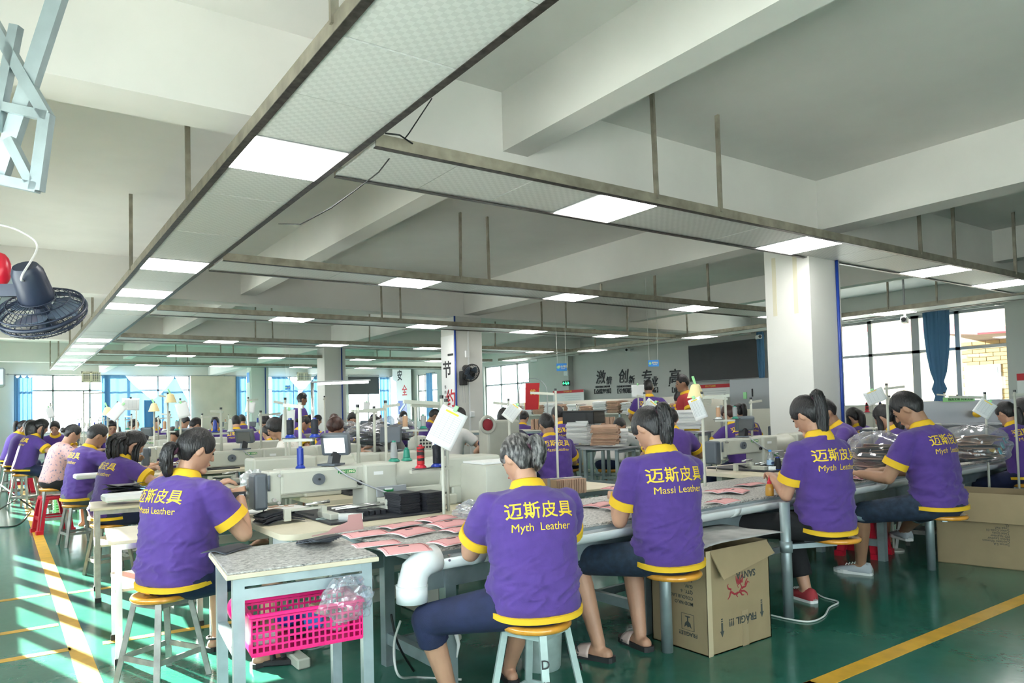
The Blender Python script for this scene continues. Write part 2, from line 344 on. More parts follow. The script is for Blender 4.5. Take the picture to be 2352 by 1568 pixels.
        if fine:
            co = np.empty(len(me.vertices)*3); me.vertices.foreach_get('co', co); co = co.reshape(-1, 3); no = np.empty(len(me.vertices)*3); me.vertices.foreach_get('normal', no); no = no.reshape(-1, 3)
            sd = RNG.uniform(0, 50); dsp = np.empty(len(co))
            for i, p in enumerate(co):
                z = (p[2]-zs)/.5; low = max(0, 1-abs(z-.12)/.42); armk = min(1, max(0, (abs(p[0])-.15)/.06))
                n1 = mnoise.noise(Vector((p[0]*5+sd, p[1]*5, p[2]*17+p[0]*5))); n2 = mnoise.noise(Vector((p[0]*9+sd, p[1]*9, p[2]*26-p[0]*9))); n3 = mnoise.noise(Vector((p[0]*14, p[1]*14+sd, p[2]*6)))
                n4 = mnoise.noise(Vector((p[0]*7-sd, p[1]*7+p[2]*9, p[2]*9-p[0]*6)))
                cf_ = min(1, max(0, (min((Vector(p)-e_[1]).length for e_ in ends)-.085)/.05))*min(1, max(.15, (p[2]-zs+.03)/.06))
                dsp[i] = cf_*(n1*(.006+.016*low)+((1-abs(n2)*2.2)**3 if abs(n2) < .45 else 0)*(.003+.008*low)+n3*(.003+.005*armk)+(1-2*abs(n4))*(.003+.004*armk))
            co += no*dsp[:, None]; me.vertices.foreach_set('co', co.ravel()); me.update()
        so_ = link('shirt', me, MT[shirt_m], root, True)
        if shirt == 'polo' or trim_m:
            for a, b, r in ends: MB().tube([a+(b-a)*.0, b], [r, r], 20).build('cuff', MT[trim_m], so_, AS)
            hb = []
            for dz, gr in ((-.046, .0), (-.046, .014), (-.022, .015), (-.020, .002)):
                w, d = LV[0][2]*wf, LV[0][3]*wf; hb.append([FR[0] @ Vector((x, y, dz-.012*(1 if y < 0 else -1)*abs(y)/d)) for x, y in sring(w+gr, d+gr, 36)])
            MB().loft(hb, cap=False, close=True).build('hem', MT[trim_m], so_, AS)
            cf = fr(nb.translation, nb.col[0].xyz, nb.col[1].xyz, nb.col[2].xyz); cr = []
            for dz, r, rf in ((-.035, .098, .085), (-.030, .104, .092), (.030, .072, .068), (.036, .066, .062), (.028, .060, .056), (-.01, .060, .056)):
                cr.append([cf @ Vector((r*math.cos(a), rf*math.sin(a)+.008, dz+(-.022 if dz < 0 else -.018)*(max(0, math.sin(a))**1.5)-(.012*abs(math.cos(a)) if dz < 0 else 0))) for a in [2*PI*i/32 for i in range(32)]])
            MB().loft(cr, cap=False).build('collar', MT[trim_m], so_, True)
        if text:
            put_text(me, ch, text[0], .076*tsize, MT['print_yellow'], so_, .0, .0008 if fine else .0016, 1.05)
            put_text(me, ch, text[1], .047*tsize, MT['print_yellow'], so_, -.068*tsize, 0, 1.0)
    # hair and face
    hm = MB(); nu, nv = (72, 44) if fine else (36, 22)
    if hair == 'male': hair_cap(hm, Hm, 'm', .009, nu, nv, top=.018)
    elif hair == 'bang': hair_cap(hm, Hm, 'b', .016, nu, nv)
    elif hair == 'long': hair_cap(hm, Hm, 'b' if head[0] < 0 else 'f', .018, nu, nv)
    else: hair_cap(hm, Hm, 'f', .012, nu, nv)
    ho = hm.build('hair', MT[hairm], root, True)
    dn = Vector((0, 0, -1)); bk = -(Hrot @ Vector((0, 1, 0)))
    def strands(path, rad, flat=1, n=14, nm='hair_lock'):
        sm_ = MB(); sm_.tube(path, rad, 20, flat=flat)
        if fine:
            for i in range(n):
                a = RNG.uniform(0, 2*PI); off = Vector((math.cos(a), math.sin(a), RNG.uniform(-.3, .3))); sm_.tube([Vector(p)+off*(r*RNG.uniform(.75, 1.02)) for p, r in zip(path, rad)], [max(r*.22, .002) for r in rad], 5)
        return sm_.build(nm, MT[hairm], ho, True)
    def curve(pts, n=12):
        pts = [Vector(p) for p in pts]; out = []
        for i in range(len(pts)-1):
            p0, p1, p2, p3 = pts[max(i-1, 0)], pts[i], pts[i+1], pts[min(i+2, len(pts)-1)]
            for j in range(n if i == len(pts)-2 else n):
                t = j/n; out.append(.5*((2*p1)+(p2-p0)*t+(2*p0-5*p1+4*p2-p3)*t*t+(3*p1-p0-3*p2+p3)*t**3))
        out.append(pts[-1]); return out
    def prof(n, tab): return [ipl(tab, i/(n-1)) for i in range(n)]
    if hair in ('pony', 'lowpony', 'highpony'):
        T = Hm @ Vector({'pony': (0, -.104, .02), 'lowpony': (0, -.095, -.03), 'highpony': (0, -.088, .062)}[hair])
        pts = curve([T-bk*.02, T+bk*.035+hup*.008, T+bk*.055+dn*tail*.3, T+bk*.05+dn*tail*.7, T+bk*.035+dn*tail], 6)
        strands(pts, prof(len(pts), [(0, .018), (.2, .03), (.5, .034), (.8, .026), (1, .006)]))
        MB().tube([T+bk*.01+(Hrot @ Vector((math.cos(a), 0, math.sin(a))))*.022 for a in [2*PI*i/14 for i in range(14)]], .008, 8, close=True).build('hair_tie', MT['tie'], ho, True)
    elif hair == 'bun':
        T = Hm @ Vector((0, -.115, -.005)); MB().sph(T, (.036, .034, .034), 14, 9).build('hair_bun', MT[hairm], ho, True)
    elif hair == 'long':
        T = Hm @ Vector((0, -.07, .04)); q = Hm @ Vector((0, -.118, -.03)); pts = curve([T, q, q+bk*.01+dn*.12, q+bk*.0+dn*tail], 6)
        strands(pts, prof(len(pts), [(0, .05), (.3, .082), (.65, .088), (1, .03)]), .5, 22)
        for s in (-1, 1):
            a = Hm @ Vector((s*.066, .02, .04)); b = Hm @ Vector((s*.082, .03, -.05)); pts = curve([a, b, b+dn*.13+Vector((0, -.01, 0)), b+dn*.24], 5)
            strands(pts, prof(len(pts), [(0, .02), (.4, .03), (1, .008)]), .6, 8)
    if face:
        for s in (-1, 1):
            MB().sph((0, 0, 0), (.0135, .006, .0055), 10, 6, M=Hm @ TR(s*.031, .0835, .004, rz=R(-s*16))).build('eye', MT['eye'], root, True)
            MB().caps(Hm @ Vector((s*.016, .0905, .026)), Hm @ Vector((s*.046, .0785, .027)), .0035, .0025, 6).build('eyebrow', MT[hairm], root, True)
        MB().caps(Hm @ Vector((-.017, .0925, -.056)), Hm @ Vector((.017, .0925, -.056)), .0045, .0045, 8).build('lips', MT['lip'], root, True)
    PEOPLE.append((root, Hm, FR, EL, SH)); return root, Hm, FR, EL, WR
MT = {}
def mats():
    M = MT
    M['skin'] = mat('skin', (.50, .275, .18), .5, var=.10, vscale=9, bump=.05, bscale=90)
    M['skin_tan'] = mat('skin_tanned', (.37, .20, .12), .5, var=.10, vscale=9, bump=.05, bscale=90)
    M['hair'] = mat('black_hair', (.006, .005, .006), .40, col2=(.018, .015, .015), vscale=95, stretch=(1, 1, .12), bump=.6, bscale=170)
    M['hair_grey'] = mat('greying_hair', (.02, .018, .018), .42, col2=(.30, .28, .27), vscale=55, stretch=(1.6, .35, .5), thr=(.45, .75), bump=.4, bscale=130)
    M['hair_brown'] = mat('brown_hair', (.055, .022, .016), .4, var=.4, vscale=60, stretch=(1, 1, .15), bump=.3, bscale=140)
    M['purple'] = mat('purple_cotton', (.082, .036, .235), .85, var=.07, vscale=25, bump=.25, bscale=500, sheen=.15)
    M['yellow'] = mat('yellow_ribbing', (.83, .50, .02), .8, bump=.2, bscale=420)
    M['print_yellow'] = mat('yellow_print', (.86, .58, .035), .6)
    M['navy'] = mat('navy_cotton', (.012, .018, .060), .85, var=.2, vscale=12, bump=.2, bscale=300)
    M['black'] = mat('black_cotton', (.012, .012, .014), .9, bump=.2, bscale=300)
    M['denim'] = mat('dark_denim', (.018, .032, .060), .85, var=.35, vscale=30, bump=.25, bscale=350)
    M['denim_light'] = mat('denim_inside', (.22, .30, .36), .9)
    M['greyshorts'] = mat('grey_jersey', (.13, .14, .17), .9, var=.15, vscale=14)
    M['sole_white'] = mat('white_rubber', (.75, .75, .74), .6)
    M['black_rubber'] = mat('black_rubber', (.025, .025, .027), .7)
    M['shoe_grey'] = mat('grey_mesh_fabric', (.42, .46, .50), .8, bump=.3, bscale=400)
    M['shoe_red'] = mat('red_suede', (.36, .035, .045), .8)
    M['strap_pink'] = mat('pale_pink_strap', (.62, .47, .43), .55)
    M['strap_black'] = mat('black_strap', (.03, .03, .033), .6)
    M['eye'] = mat('dark_eye', (.02, .013, .010), .3)
    M['lip'] = mat('lip', (.42, .15, .13), .5)
    M['tie'] = mat('hair_tie_fabric', (.06, .015, .03), .8)
    M['floral_pink'] = mat('pink_floral_cotton', (.60, .36, .34), .9, col2=(.12, .15, .25), vscale=38, thr=(.55, .66))
    M['white_floral'] = mat('white_floral_blouse', (.78, .74, .68), .9, col2=(.45, .33, .16), vscale=60, thr=(.62, .7))
    M['white_tee'] = mat('white_jersey', (.72, .71, .69), .9, var=.04)
    M['red_polo'] = mat('red_polo_cotton', (.38, .025, .03), .85)
    M['dark_blue'] = mat('dark_blue_cotton', (.030, .030, .060), .85)
    M['grey_top'] = mat('grey_knit', (.20, .19, .18), .9)
mats()
# ------------------------------------------------------------------ materials of the place
def nodes(name): m = bpy.data.materials.new(name); m.use_nodes = True; return m, m.node_tree, m.node_tree.nodes['Principled BSDF']
def m_floor():
    m, nt, b = nodes('green_epoxy'); N, L = nt.nodes.new, nt.links.new; tc = N('ShaderNodeTexCoord')
    n = N('ShaderNodeTexNoise'); n.inputs['Scale'].default_value = .9; n.inputs['Detail'].default_value = 6; L(tc.outputs['Object'], n.inputs[0])
    r = N('ShaderNodeValToRGB'); e = r.color_ramp.elements; e[0].position = .35; e[0].color = (.018, .145, .098, 1); e[1].position = .7; e[1].color = (.06, .19, .145, 1); L(n.outputs[0], r.inputs[0])
    n2 = N('ShaderNodeTexNoise'); n2.inputs['Scale'].default_value = 14; n2.inputs['Detail'].default_value = 8; L(tc.outputs['Object'], n2.inputs[0])
    mx = N('ShaderNodeMix'); mx.data_type = 'RGBA'; mx.blend_type = 'MULTIPLY'; mx.inputs[0].default_value = .15; L(r.outputs[0], mx.inputs[6]); L(n2.outputs[0], mx.inputs[7]); L(mx.outputs[2], b.inputs['Base Color'])
    rr = N('ShaderNodeMapRange'); rr.inputs[3].default_value = .12; rr.inputs[4].default_value = .22; L(n2.outputs[0], rr.inputs[0]); L(rr.outputs[0], b.inputs['Roughness'])
    bp = N('ShaderNodeBump'); bp.inputs['Strength'].default_value = .02; bp.inputs['Distance'].default_value = .02; n3 = N('ShaderNodeTexNoise'); n3.inputs['Scale'].default_value = 30; L(tc.outputs['Object'], n3.inputs[0]); L(n3.outputs[0], bp.inputs['Height']); L(bp.outputs[0], b.inputs['Normal'])
    return m
def m_tile():
    m, nt, b = nodes('pressed_ceiling_tile'); N, L = nt.nodes.new, nt.links.new; tc = N('ShaderNodeTexCoord')
    c = N('ShaderNodeTexChecker'); c.inputs['Scale'].default_value = 34; c.inputs[1].default_value = (.70, .71, .69, 1); c.inputs[2].default_value = (.62, .63, .61, 1); L(tc.outputs['Object'], c.inputs[0]); L(c.outputs[0], b.inputs['Base Color'])
    b.inputs['Roughness'].default_value = .45; bp = N('ShaderNodeBump'); bp.inputs['Strength'].default_value = .35; bp.inputs['Distance'].default_value = .004; L(c.outputs[1], bp.inputs['Height']); L(bp.outputs[0], b.inputs['Normal']); return m
def m_granite():
    m, nt, b = nodes('granite_print_sheet'); N, L = nt.nodes.new, nt.links.new; tc = N('ShaderNodeTexCoord')
    n = N('ShaderNodeTexNoise'); n.inputs['Scale'].default_value = 95; n.inputs['Detail'].default_value = 4; n.inputs['Roughness'].default_value = .7; mp = N('ShaderNodeMapping'); mp.inputs['Scale'].default_value = (.55, 1, 1); L(tc.outputs['Object'], mp.inputs[0]); L(mp.outputs[0], n.inputs[0])
    r = N('ShaderNodeValToRGB'); e = r.color_ramp.elements; e[0].position = .36; e[0].color = (.10, .10, .10, 1); e[1].position = .64; e[1].color = (.62, .60, .57, 1); q = r.color_ramp.elements.new(.48); q.color = (.36, .34, .315, 1); L(n.outputs[0], r.inputs[0]); L(r.outputs[0], b.inputs['Base Color']); b.inputs['Roughness'].default_value = .38; return m
def m_glass():
    m = bpy.data.materials.new('window_glass'); m.use_nodes = True; nt = m.node_tree; nt.nodes.clear(); N, L = nt.nodes.new, nt.links.new
    t = N('ShaderNodeBsdfTransparent'); t.inputs[0].default_value = (.93, .97, .96, 1); g = N('ShaderNodeBsdfGlossy'); g.inputs['Roughness'].default_value = .03; 
    x = N('ShaderNodeMixShader'); x.inputs[0].default_value = .05; L(t.outputs[0], x.inputs[1]); L(g.outputs[0], x.inputs[2]); o = N('ShaderNodeOutputMaterial'); L(x.outputs[0], o.inputs[0]); return m
def m_film(name, tint=(.95, .96, 1), fac=.35, rough=.12):
    m = bpy.data.materials.new(name); m.use_nodes = True; nt = m.node_tree; nt.nodes.clear(); N, L = nt.nodes.new, nt.links.new
    t = N('ShaderNodeBsdfTransparent'); t.inputs[0].default_value = (*tint, 1); g = N('ShaderNodeBsdfGlossy'); g.inputs['Roughness'].default_value = rough; d = N('ShaderNodeBsdfDiffuse'); d.inputs[0].default_value = (.85, .87, .92, 1)
    a = N('ShaderNodeMixShader'); a.inputs[0].default_value = .45; L(g.outputs[0], a.inputs[1]); L(d.outputs[0], a.inputs[2])
    lw = N('ShaderNodeLayerWeight'); lw.inputs[0].default_value = fac; mr = N('ShaderNodeMapRange'); mr.inputs[3].default_value = fac*.55; mr.inputs[4].default_value = .8; L(lw.outputs[1], mr.inputs[0])
    x = N('ShaderNodeMixShader'); L(mr.outputs[0], x.inputs[0]); L(t.outputs[0], x.inputs[1]); L(a.outputs[0], x.inputs[2]); o = N('ShaderNodeOutputMaterial'); L(x.outputs[0], o.inputs[0]); return m
def m_curtain():
    m = bpy.data.materials.new('blue_curtain'); m.use_nodes = True; nt = m.node_tree; nt.nodes.clear(); N, L = nt.nodes.new, nt.links.new
    d = N('ShaderNodeBsdfDiffuse'); d.inputs[0].default_value = (.10, .20, .33, 1); t = N('ShaderNodeBsdfTranslucent'); t.inputs[0].default_value = (.12, .28, .46, 1); x = N('ShaderNodeMixShader'); x.inputs[0].default_value = .15
    L(d.outputs[0], x.inputs[1]); L(t.outputs[0], x.inputs[2]); o = N('ShaderNodeOutputMaterial'); L(x.outputs[0], o.inputs[0]); return m
M_ = MT
M_['floor'] = m_floor(); M_['tile'] = m_tile(); M_['granite'] = m_granite(); M_['glass'] = m_glass(); M_['curtain'] = m_curtain()
M_['film'] = m_film('clear_polythene'); M_['film2'] = m_film('packing_polythene', (.9, .9, .92), .22, .1)
M_['ceil'] = mat('ceiling_paint', (.77, .75, .72), .9, var=.03, vscale=2); M_['wall'] = mat('wall_paint', (.69, .68, .645), .85, var=.035, vscale=1.5, bump=.05, bscale=40)
M_['wallgrey'] = mat('grey_wall_paint', (.52, .525, .50), .85, var=.03, vscale=1.5); M_['beige'] = mat('beige_wall_paint', (.66, .56, .47), .85, var=.06, vscale=2)
M_['tape'] = mat('yellow_floor_tape', (.66, .37, .03), .45, var=.14, vscale=9); M_['rail'] = mat('aged_steel_channel', (.34, .31, .25), .45, metal=.55, var=.25, vscale=9)
M_['raildark'] = mat('dark_steel_lip', (.07, .062, .055), .4, metal=.6, var=.6, vscale=25); M_['led'] = mat('led_diffuser', (1, .985, .95), .5, emit=LED_E)
M_['alu'] = mat('window_aluminium', (.36, .37, .37), .45, metal=.4); M_['white'] = mat('white_plastic', (.76, .77, .77), .4); M_['black_p'] = mat('black_plastic', (.02, .02, .022), .45)
M_['navyfan'] = mat('dark_blue_plastic', (.018, .026, .052), .4); M_['bluepipe'] = mat('blue_pipe', (.01, .045, .30), .4); M_['galv'] = mat('galvanised_steel', (.34, .41, .43), .42, metal=.55, var=.16, vscale=8, bump=.04)
M_['ink'] = mat('black_ink', (.012, .012, .014), .6); M_['redink'] = mat('red_ink', (.55, .02, .03), .6); M_['paper'] = mat('paper', (.80, .80, .79), .8); M_['red'] = mat('red_cloth', (.48, .015, .02), .7)
M_['skyblue'] = mat('blue_sign', (.03, .28, .80), .5); M_['gold'] = mat('gold_thread', (.75, .50, .06), .5); M_['green_led'] = mat('green_sign_light', (.05, .9, .3), .5, emit=1.6)
M_['yelbrick'] = mat('yellow_brick', (.12, .078, .022), .85, var=.15, vscale=14); M_['concrete'] = mat('concrete', (.55, .54, .51), .9, var=.08)
# ------------------------------------------------------------------ the room
XL, XR, YF, YB, ZC, ZT = -.9, 16.0, -4.0, 33.0, 3.78, 2.93
struct('floor', MB().box((XL-.3, YF-.3, -.12), (XR+.3, YB+.3, 0)), M_['floor'])
struct('ground', MB().box((-60, -60, -.6), (90, 110, -.5)), M_['concrete'])
struct('ceiling', MB().box((XL-.3, YF-.3, ZC), (XR+.3, YB+.3, ZC+.15)), M_['ceil'])
COLX, COLY = 7.0, (4.39, 11.75, 18.6, 25.6)
for y in (-2.8,)+COLY: struct('ceiling_beam', MB().box((XL, y, 3.2), (XR, y+.36, ZC)), M_['ceil'])
for x, w, z in ((3.07, .23, 3.33), (7.2, .34, 3.24), (11.6, .25, 3.33)):
    ys = [YF, -2.8]+[q for y in COLY for q in (y,)]+[YB]
    st = [YF]+[y+.36 for y in (-2.8,)+COLY]; en = [-2.8]+list(COLY)+[YB]
    for a, b in zip(st, en): struct('ceiling_beam', MB().box((x, a, z), (x+w, b, ZC)), M_['ceil'])
for i, y in enumerate(COLY):
    c = struct('column', MB().box((COLX, y, 0), (COLX+.6, y+.55, 3.2), .008), M_['wall'])
    MB().cyl((COLX+(.5 if i == 0 else -.02 if i == 1 else .48), y-.022, .1), (COLX+(.5 if i == 0 else -.02 if i == 1 else .48), y-.022, 3.2), .017).build('pipe', M_['bluepipe'], c, True)
    if i == 1:
        MB().box((COLX-.02, y+.04, .3), (COLX-.002, y+.52, 2.85)).build('poster_board', M_['paper'], c)
        MX = lambda yy, zz: Matrix.Translation((COLX-.022, yy, zz)) @ Matrix(((0, 0, -1, 0), (-1, 0, 0, 0), (0, 1, 0, 0), (0, 0, 0, 1)))
        lettering('节', .34, M_['ink'], c, MX(y+.30, 2.18), .006); lettering('约', .36, M_['redink'], c, MX(y+.18, 1.62), .006)
        for q, s in enumerate(('节约为荣', '浪费为耻')):
            for w_, ch_ in enumerate(s): lettering(ch_, .075, M_['ink'], c, MX(y+.38-.11*q, 1.86-.1*w_-.1*q), .001)
        MB().box((COLX-.026, y+.06, 2.46), (COLX-.02, y+.26, 2.5)).build('poster_bracket', M_['ink'], c); MB().box((COLX-.026, y+.2, 1.22), (COLX-.02, y+.4, 1.26)).build('poster_bracket', M_['ink'], c)
        MB().box((COLX+.27, y-.012, .5), (COLX+.30, y, 3.1)).build('cable_duct', M_['white'], c); MB().box((COLX+.2, y-.05, 2.42), (COLX+.28, y, 2.55), .006).build('socket_box', M_['white'], c); MB().box((COLX+.28, y-.05, 1.28), (COLX+.37, y, 1.38), .006).build('socket_box', M_['white'], c)
    if i == 3:
        MB().box((COLX-.02, y+.1, 1.5), (COLX-.002, y+.5, 3.0)).build('poster_board', M_['paper'], c); MB().box((COLX-.025, y+.14, 2.6), (COLX-.02, y+.46, 2.95)).build('poster_print', M_['skyblue'], c)
    if i == 0:
        for yy in (.14, .40): MB().box((COLX-.0015, y+yy, 2.35), (COLX, y+yy+.05, 3.0)).build('old_tape_strip', mat('yellowed_tape', (.62, .58, .44), .7), c)
# floor tapes
def tape(n, a, b, w):
    a, b = Vector((*a, 0)), Vector((*b, 0)); o = MB().bar(a+Vector((0, 0, .001)), b+Vector((0, 0, .001)), w, .002).build('trim_%d' % n, M_['tape']); o['kind'] = 'structure'
tape(1, (3.17, 2.09), (12, 2.05), .10); tape(2, (3.22, 2.14), (3.02, -1), .10); tape(3, (.38, 3.2), (.27, 24), .105)
tape(4, (XL, 6.96), (.3, 6.97), .07); tape(5, (XL, 5.88), (.3, 5.88), .07); tape(6, (XL, 5.24), (.33, 5.2), .07); tape(7, (.5, 5.2), (1.4, 5.13), .07); tape(8, (.42, 6.9), (1.4, 6.85), .07)
# walls with openings
def wall(name, axis, c, t, a0, a1, z1, opens, m):
    mb = MB(); cur = a0
    def bx(p, q, zz0, zz1):
        if q-p > 1e-4 and zz1-zz0 > 1e-4: mb.box((p, c, zz0) if axis == 'x' else (c, p, zz0), (q, c+t, zz1) if axis == 'x' else (c+t, q, zz1))
    for o0, o1, zz0, zz1 in sorted(opens): bx(cur, o0, 0, z1); bx(o0, o1, 0, zz0); bx(o0, o1, zz1, z1); cur = o1
    bx(cur, a1, 0, z1); o = mb.build(name, m); o['kind'] = 'structure'; return o
WN = [0]
def window(axis, c, a0, a1, z0, z1, mull, trans=None, fw=.06, t=.06, pane=True):
    WN[0] += 1; n = 'window_%d' % WN[0]; mb = MB()
    def P(a, b, zz0, zz1, tt=t): return ((a, c-tt/2, zz0), (b, c+tt/2, zz1)) if axis == 'x' else ((c-tt/2, a, zz0), (c+tt/2, b, zz1))
    for a, b, p, q in [(a0, a1, z0, z0+fw), (a0, a1, z1-fw, z1), (a0, a0+fw, z0, z1), (a1-fw, a1, z0, z1)]+[(x-w/2, x+w/2, z0, z1) for x, w in mull]+([(a0, a1, trans-fw/2, trans+fw/2)] if trans else []): mb.box(*P(a, b, p, q))
    o = mb.build(n, M_['alu']); o['kind'] = 'structure'
    xs = [a0]+sorted(x for x, _ in mull)+[a1]; zz = [z0, trans, z1] if trans else [z0, z1]
    if pane:
        for i in range(len(xs)-1):
            for j in range(len(zz)-1): MB().box(*P(xs[i]+.01, xs[i+1]-.01, zz[j]+.01, zz[j+1]-.01, .006)).build('pane', M_['glass'], o)
    return o
ZW = 3.25
bx_ = lambda u: at(u, 900, y=YB).x
ry_ = lambda u: at(u, 900, x=XR).y
BA, BB, BC_ = (bx_(33), bx_(437)), (bx_(542), bx_(726)), (bx_(800), bx_(893))
wall('wall_back', 'x', YB, .25, XL-.3, XR+.3, ZC, [(*BA, .95, ZW), (*BB, .95, ZW), (*BC_, .95, ZW)], M_['wall'])
WR_ = [(5.85, 10.9, 1.0, 3.2), (ry_(1225), ry_(1112), 1.0, 3.2), (ry_(1004), ry_(958), 1.0, 3.2)]
wall('wall_right', 'y', XR, .25, YF-.3, YB+.3, ZC, WR_, M_['wallgrey'])
WL_ = [(-3.4, 4.7, .93, 2.32), (8.42, 13.22, .93, 2.32), (16.2, 20.4, .93, 2.32), (24.2, 30.5, .93, 2.32)]  # first opening is unseen, added so bounced sun brightens the left ceiling and backs
wall('wall_left', 'y', XL-.25, .25, YF-.3, YB+.3, ZC, WL_, M_['wall'])
WF_ = [(-.4, 3.4, .9, 3.2)]
wall('wall_front', 'x', YF-.25, .25, XL-.3, XR+.3, ZC, WF_, M_['wall'])
for (a, b) in (BA, BB, BC_): n = max(2, round((b-a)/1.35)); window('x', YB+.12, a, b, .95, ZW, [(a+(b-a)*i/n, .07) for i in range(1, n)], 2.62); portal(((a+b)/2, YB-.02, (.95+ZW)/2), (R(-90), 0, 0), b-a, ZW-.95)
for a, b, z0, z1 in WR_:
    mull = [(ry_(1998), .09), (ry_(2103), .16), (ry_(2200), .09), (ry_(1880), .09)] if 5 < a < 6 else [(a+(b-a)*i/3, .08) for i in (1, 2)]
    window('y', XR+.12, a, b, z0, z1, mull, 2.42); portal((XR-.02, (a+b)/2, (z0+z1)/2), (0, R(90), 0), z1-z0, b-a)
for k, (a, b, z0, z1) in enumerate(WL_): n = round((b-a)/.96); window('y', XL-.12, a, b, z0, z1, [(a+(b-a)*i/n, .21) for i in range(1, n)], None, t=.05); portal((XL+.02, (a+b)/2, (z0+z1)/2), (0, R(-90), 0), z1-z0, b-a)
for a, b, z0, z1 in WF_: n = round((b-a)/1.2); window('x', YF-.12, a, b, z0, z1, [(a+(b-a)*i/n, .07) for i in range(1, n)], 2.4); portal(((a+b)/2, YF+.02, (z0+z1)/2), (R(90), 0, 0), b-a, z1-z0)
# pilasters of the right wall and the beige pier of the back wall
struct('column', MB().box((XR-.14, 5.0, 0), (XR, 5.85, 3.2)), M_['wallgrey']); struct('column', MB().box((XR-.22, ry_(1318), 0), (XR, ry_(1226), 3.3)), M_['wallgrey'])
struct('column', MB().box((BA[1], YB-.12, 0), (BB[0], YB, 3.25)), M_['beige']); struct('column', MB().box((XR-.18, ry_(944), 0), (XR, YB, 3.25)), M_['wall'])
# the house across the yard, beyond the right-hand windows
hb = thing('neighbouring_building', 'pale building with yellow brick face across the yard', 'building', (24.5, 0, 0))
MB().box((0, -6, -.5), (5, 13, 9)).build('facade', mat('cream_render', (.22, .18, .12), .9), hb)
bkm = MB().box((-.03, 0, 0), (0, .36, .11)).mesh('brick'); bkm.materials.append(M_['yelbrick'])
for r in range(22):
    for q in range(12):
        o = bpy.data.objects.new('brick', bkm); C.objects.link(o); o.parent = hb; o.location = (0, 5.6+q*.38+(.19 if r % 2 else 0), .4+r*.125)
for y0, y1, z0, z1 in ((6.6, 8.1, 3.6, 5.2), (9.2, 10.2, .2, 2.4), (2.2, 4.2, .9, 3.3)):
    w_ = MB().box((-.05, y0, z0), (.02, y1, z1)).build('window_frame', M_['alu'], hb); MB().box((-.06, y0+.08, z0+.08), (-.05, y1-.08, z1-.08)).build('pane', mat('dark_glass', (.08, .09, .1), .15), w_)
aw = [at(1925, 742, x=20), at(2245, 764, x=20), at(2245, 768, x=20), at(1925, 761, x=20)]
tag(MB().loft([aw, [p+Vector((4.49, 0, .3)) for p in aw]]).build('awning', mat('red_awning', (.20, .025, .035), .7), None), 'red sloping awning outside the right-hand windows', 'awning')
# ------------------------------------------------------------------ hanging light trays
PM = MB().box((-.295, -.295, 0), (.295, .295, .018)).mesh('panel'); PM.materials.append(M_['tile'])
LMf = MB().box((-.3, -.3, -.002), (.3, .3, .02)).mesh('light_frame'); LMf.materials.append(M_['alu'])
LMd = MB().box((-.278, -.278, -.006), (.278, .278, -.0025)).mesh('diffuser'); LMd.materials.append(M_['led'])
def tray(label, axis, c0, c1, s0, s1, lights, rods, pitch=.61):
    t = thing('light_tray', label, 'light tray', (0, 0, ZT), 0, 'suspended light trays'); W_ = c1-c0; cm = (c0+c1)/2
    def P(a, b, z): return (a, b, z) if axis == 'x' else (b, a, z)
    for k, (c, s) in enumerate(((c0, -1), (c1, 1))):
        MB().box(P(s0, c-.006, 0), P(s1, c+.006, .075)).build('rail', M_['rail'], t); MB().box(P(s0, c-.008 if s < 0 else c-.034, -.004), P(s1, c+.034 if s < 0 else c+.008, 0)).build('rail_lip', M_['raildark'], t)
    cells = []; s = s0; L = sorted(lights)
    for l0 in L:
        n = max(0, round((l0-s)/pitch))
        if n: cells += [(s+(l0-s)*i/n, s+(l0-s)*(i+1)/n, 0) for i in range(n)]
        cells.append((l0, l0+.61, 1)); s = l0+.61
    n = max(0, round((s1-s)/pitch)); cells += [(s+(s1-s)*i/n, s+(s1-s)*(i+1)/n, 0) for i in range(n)]
    for a, b, li in cells:
        sc = ((b-a-.008)/.59, (W_-.02)/.59, 1) if axis == 'x' else ((W_-.02)/.59, (b-a-.008)/.59, 1)
        o = bpy.data.objects.new('light_panel' if li else 'ceiling_tile', LMf if li else PM); C.objects.link(o); o.parent = t; o.location = P((a+b)/2, cm, .006+(0 if li else random.uniform(0, .006))); o.scale = sc
        if li: d = bpy.data.objects.new('diffuser', LMd); C.objects.link(d); d.parent = o
    for s_, c in rods: MB().bar(P(s_, c, .04), P(s_+random.uniform(-.02, .02), c, ZC-ZT-(.0 if abs(s_-3.1) > .3 else .4)), .035, .022).build('hanger_rod', M_['rail'], t)
    return t
tray('long tray running down the left aisle ceiling', 'y', 1.10, 1.71, .9, 25.2, [4.0, 7.58, 9.48, 10.7, 15.5, 16.85, 18.65, 20.7, 22.3], [(2.75, 1.10), (5.6, 1.10), (8.5, 1.10), (12.6, 1.1), (14.4, 1.1), (17.2, 1.1), (21, 1.1), (24.9, 1.1), (2.0, 1.71), (12.6, 1.71)])
tray('nearest cross tray passing before the big right column', 'x', 3.80, 4.44, 1.76, 12.4, [3.54, 6.12, 8.95, 10.9], [(4.08, 3.8), (4.83, 3.8), (8.2, 3.8), (9.0, 3.8), (10.7, 3.8), (7.75, 4.44), (2.6, 4.44)])
tray('second cross tray from the front', 'x', 7.36, 7.97, 1.76, 12.4, [3.66, 6.15, 8.7, 11.0], [(4.48, 7.36), (4.89, 7.36), (7.3, 7.97), (7.8, 7.36), (9.0, 7.36), (11, 7.36)])
tray('third cross tray passing before the poster column', 'x', 11.12, 11.72, 1.76, 12.4, [3.47, 5.92, 8.2, 10.4], [(5.2, 11.12), (5.55, 11.12), (8.6, 11.12), (9.2, 11.12), (10.9, 11.12)])
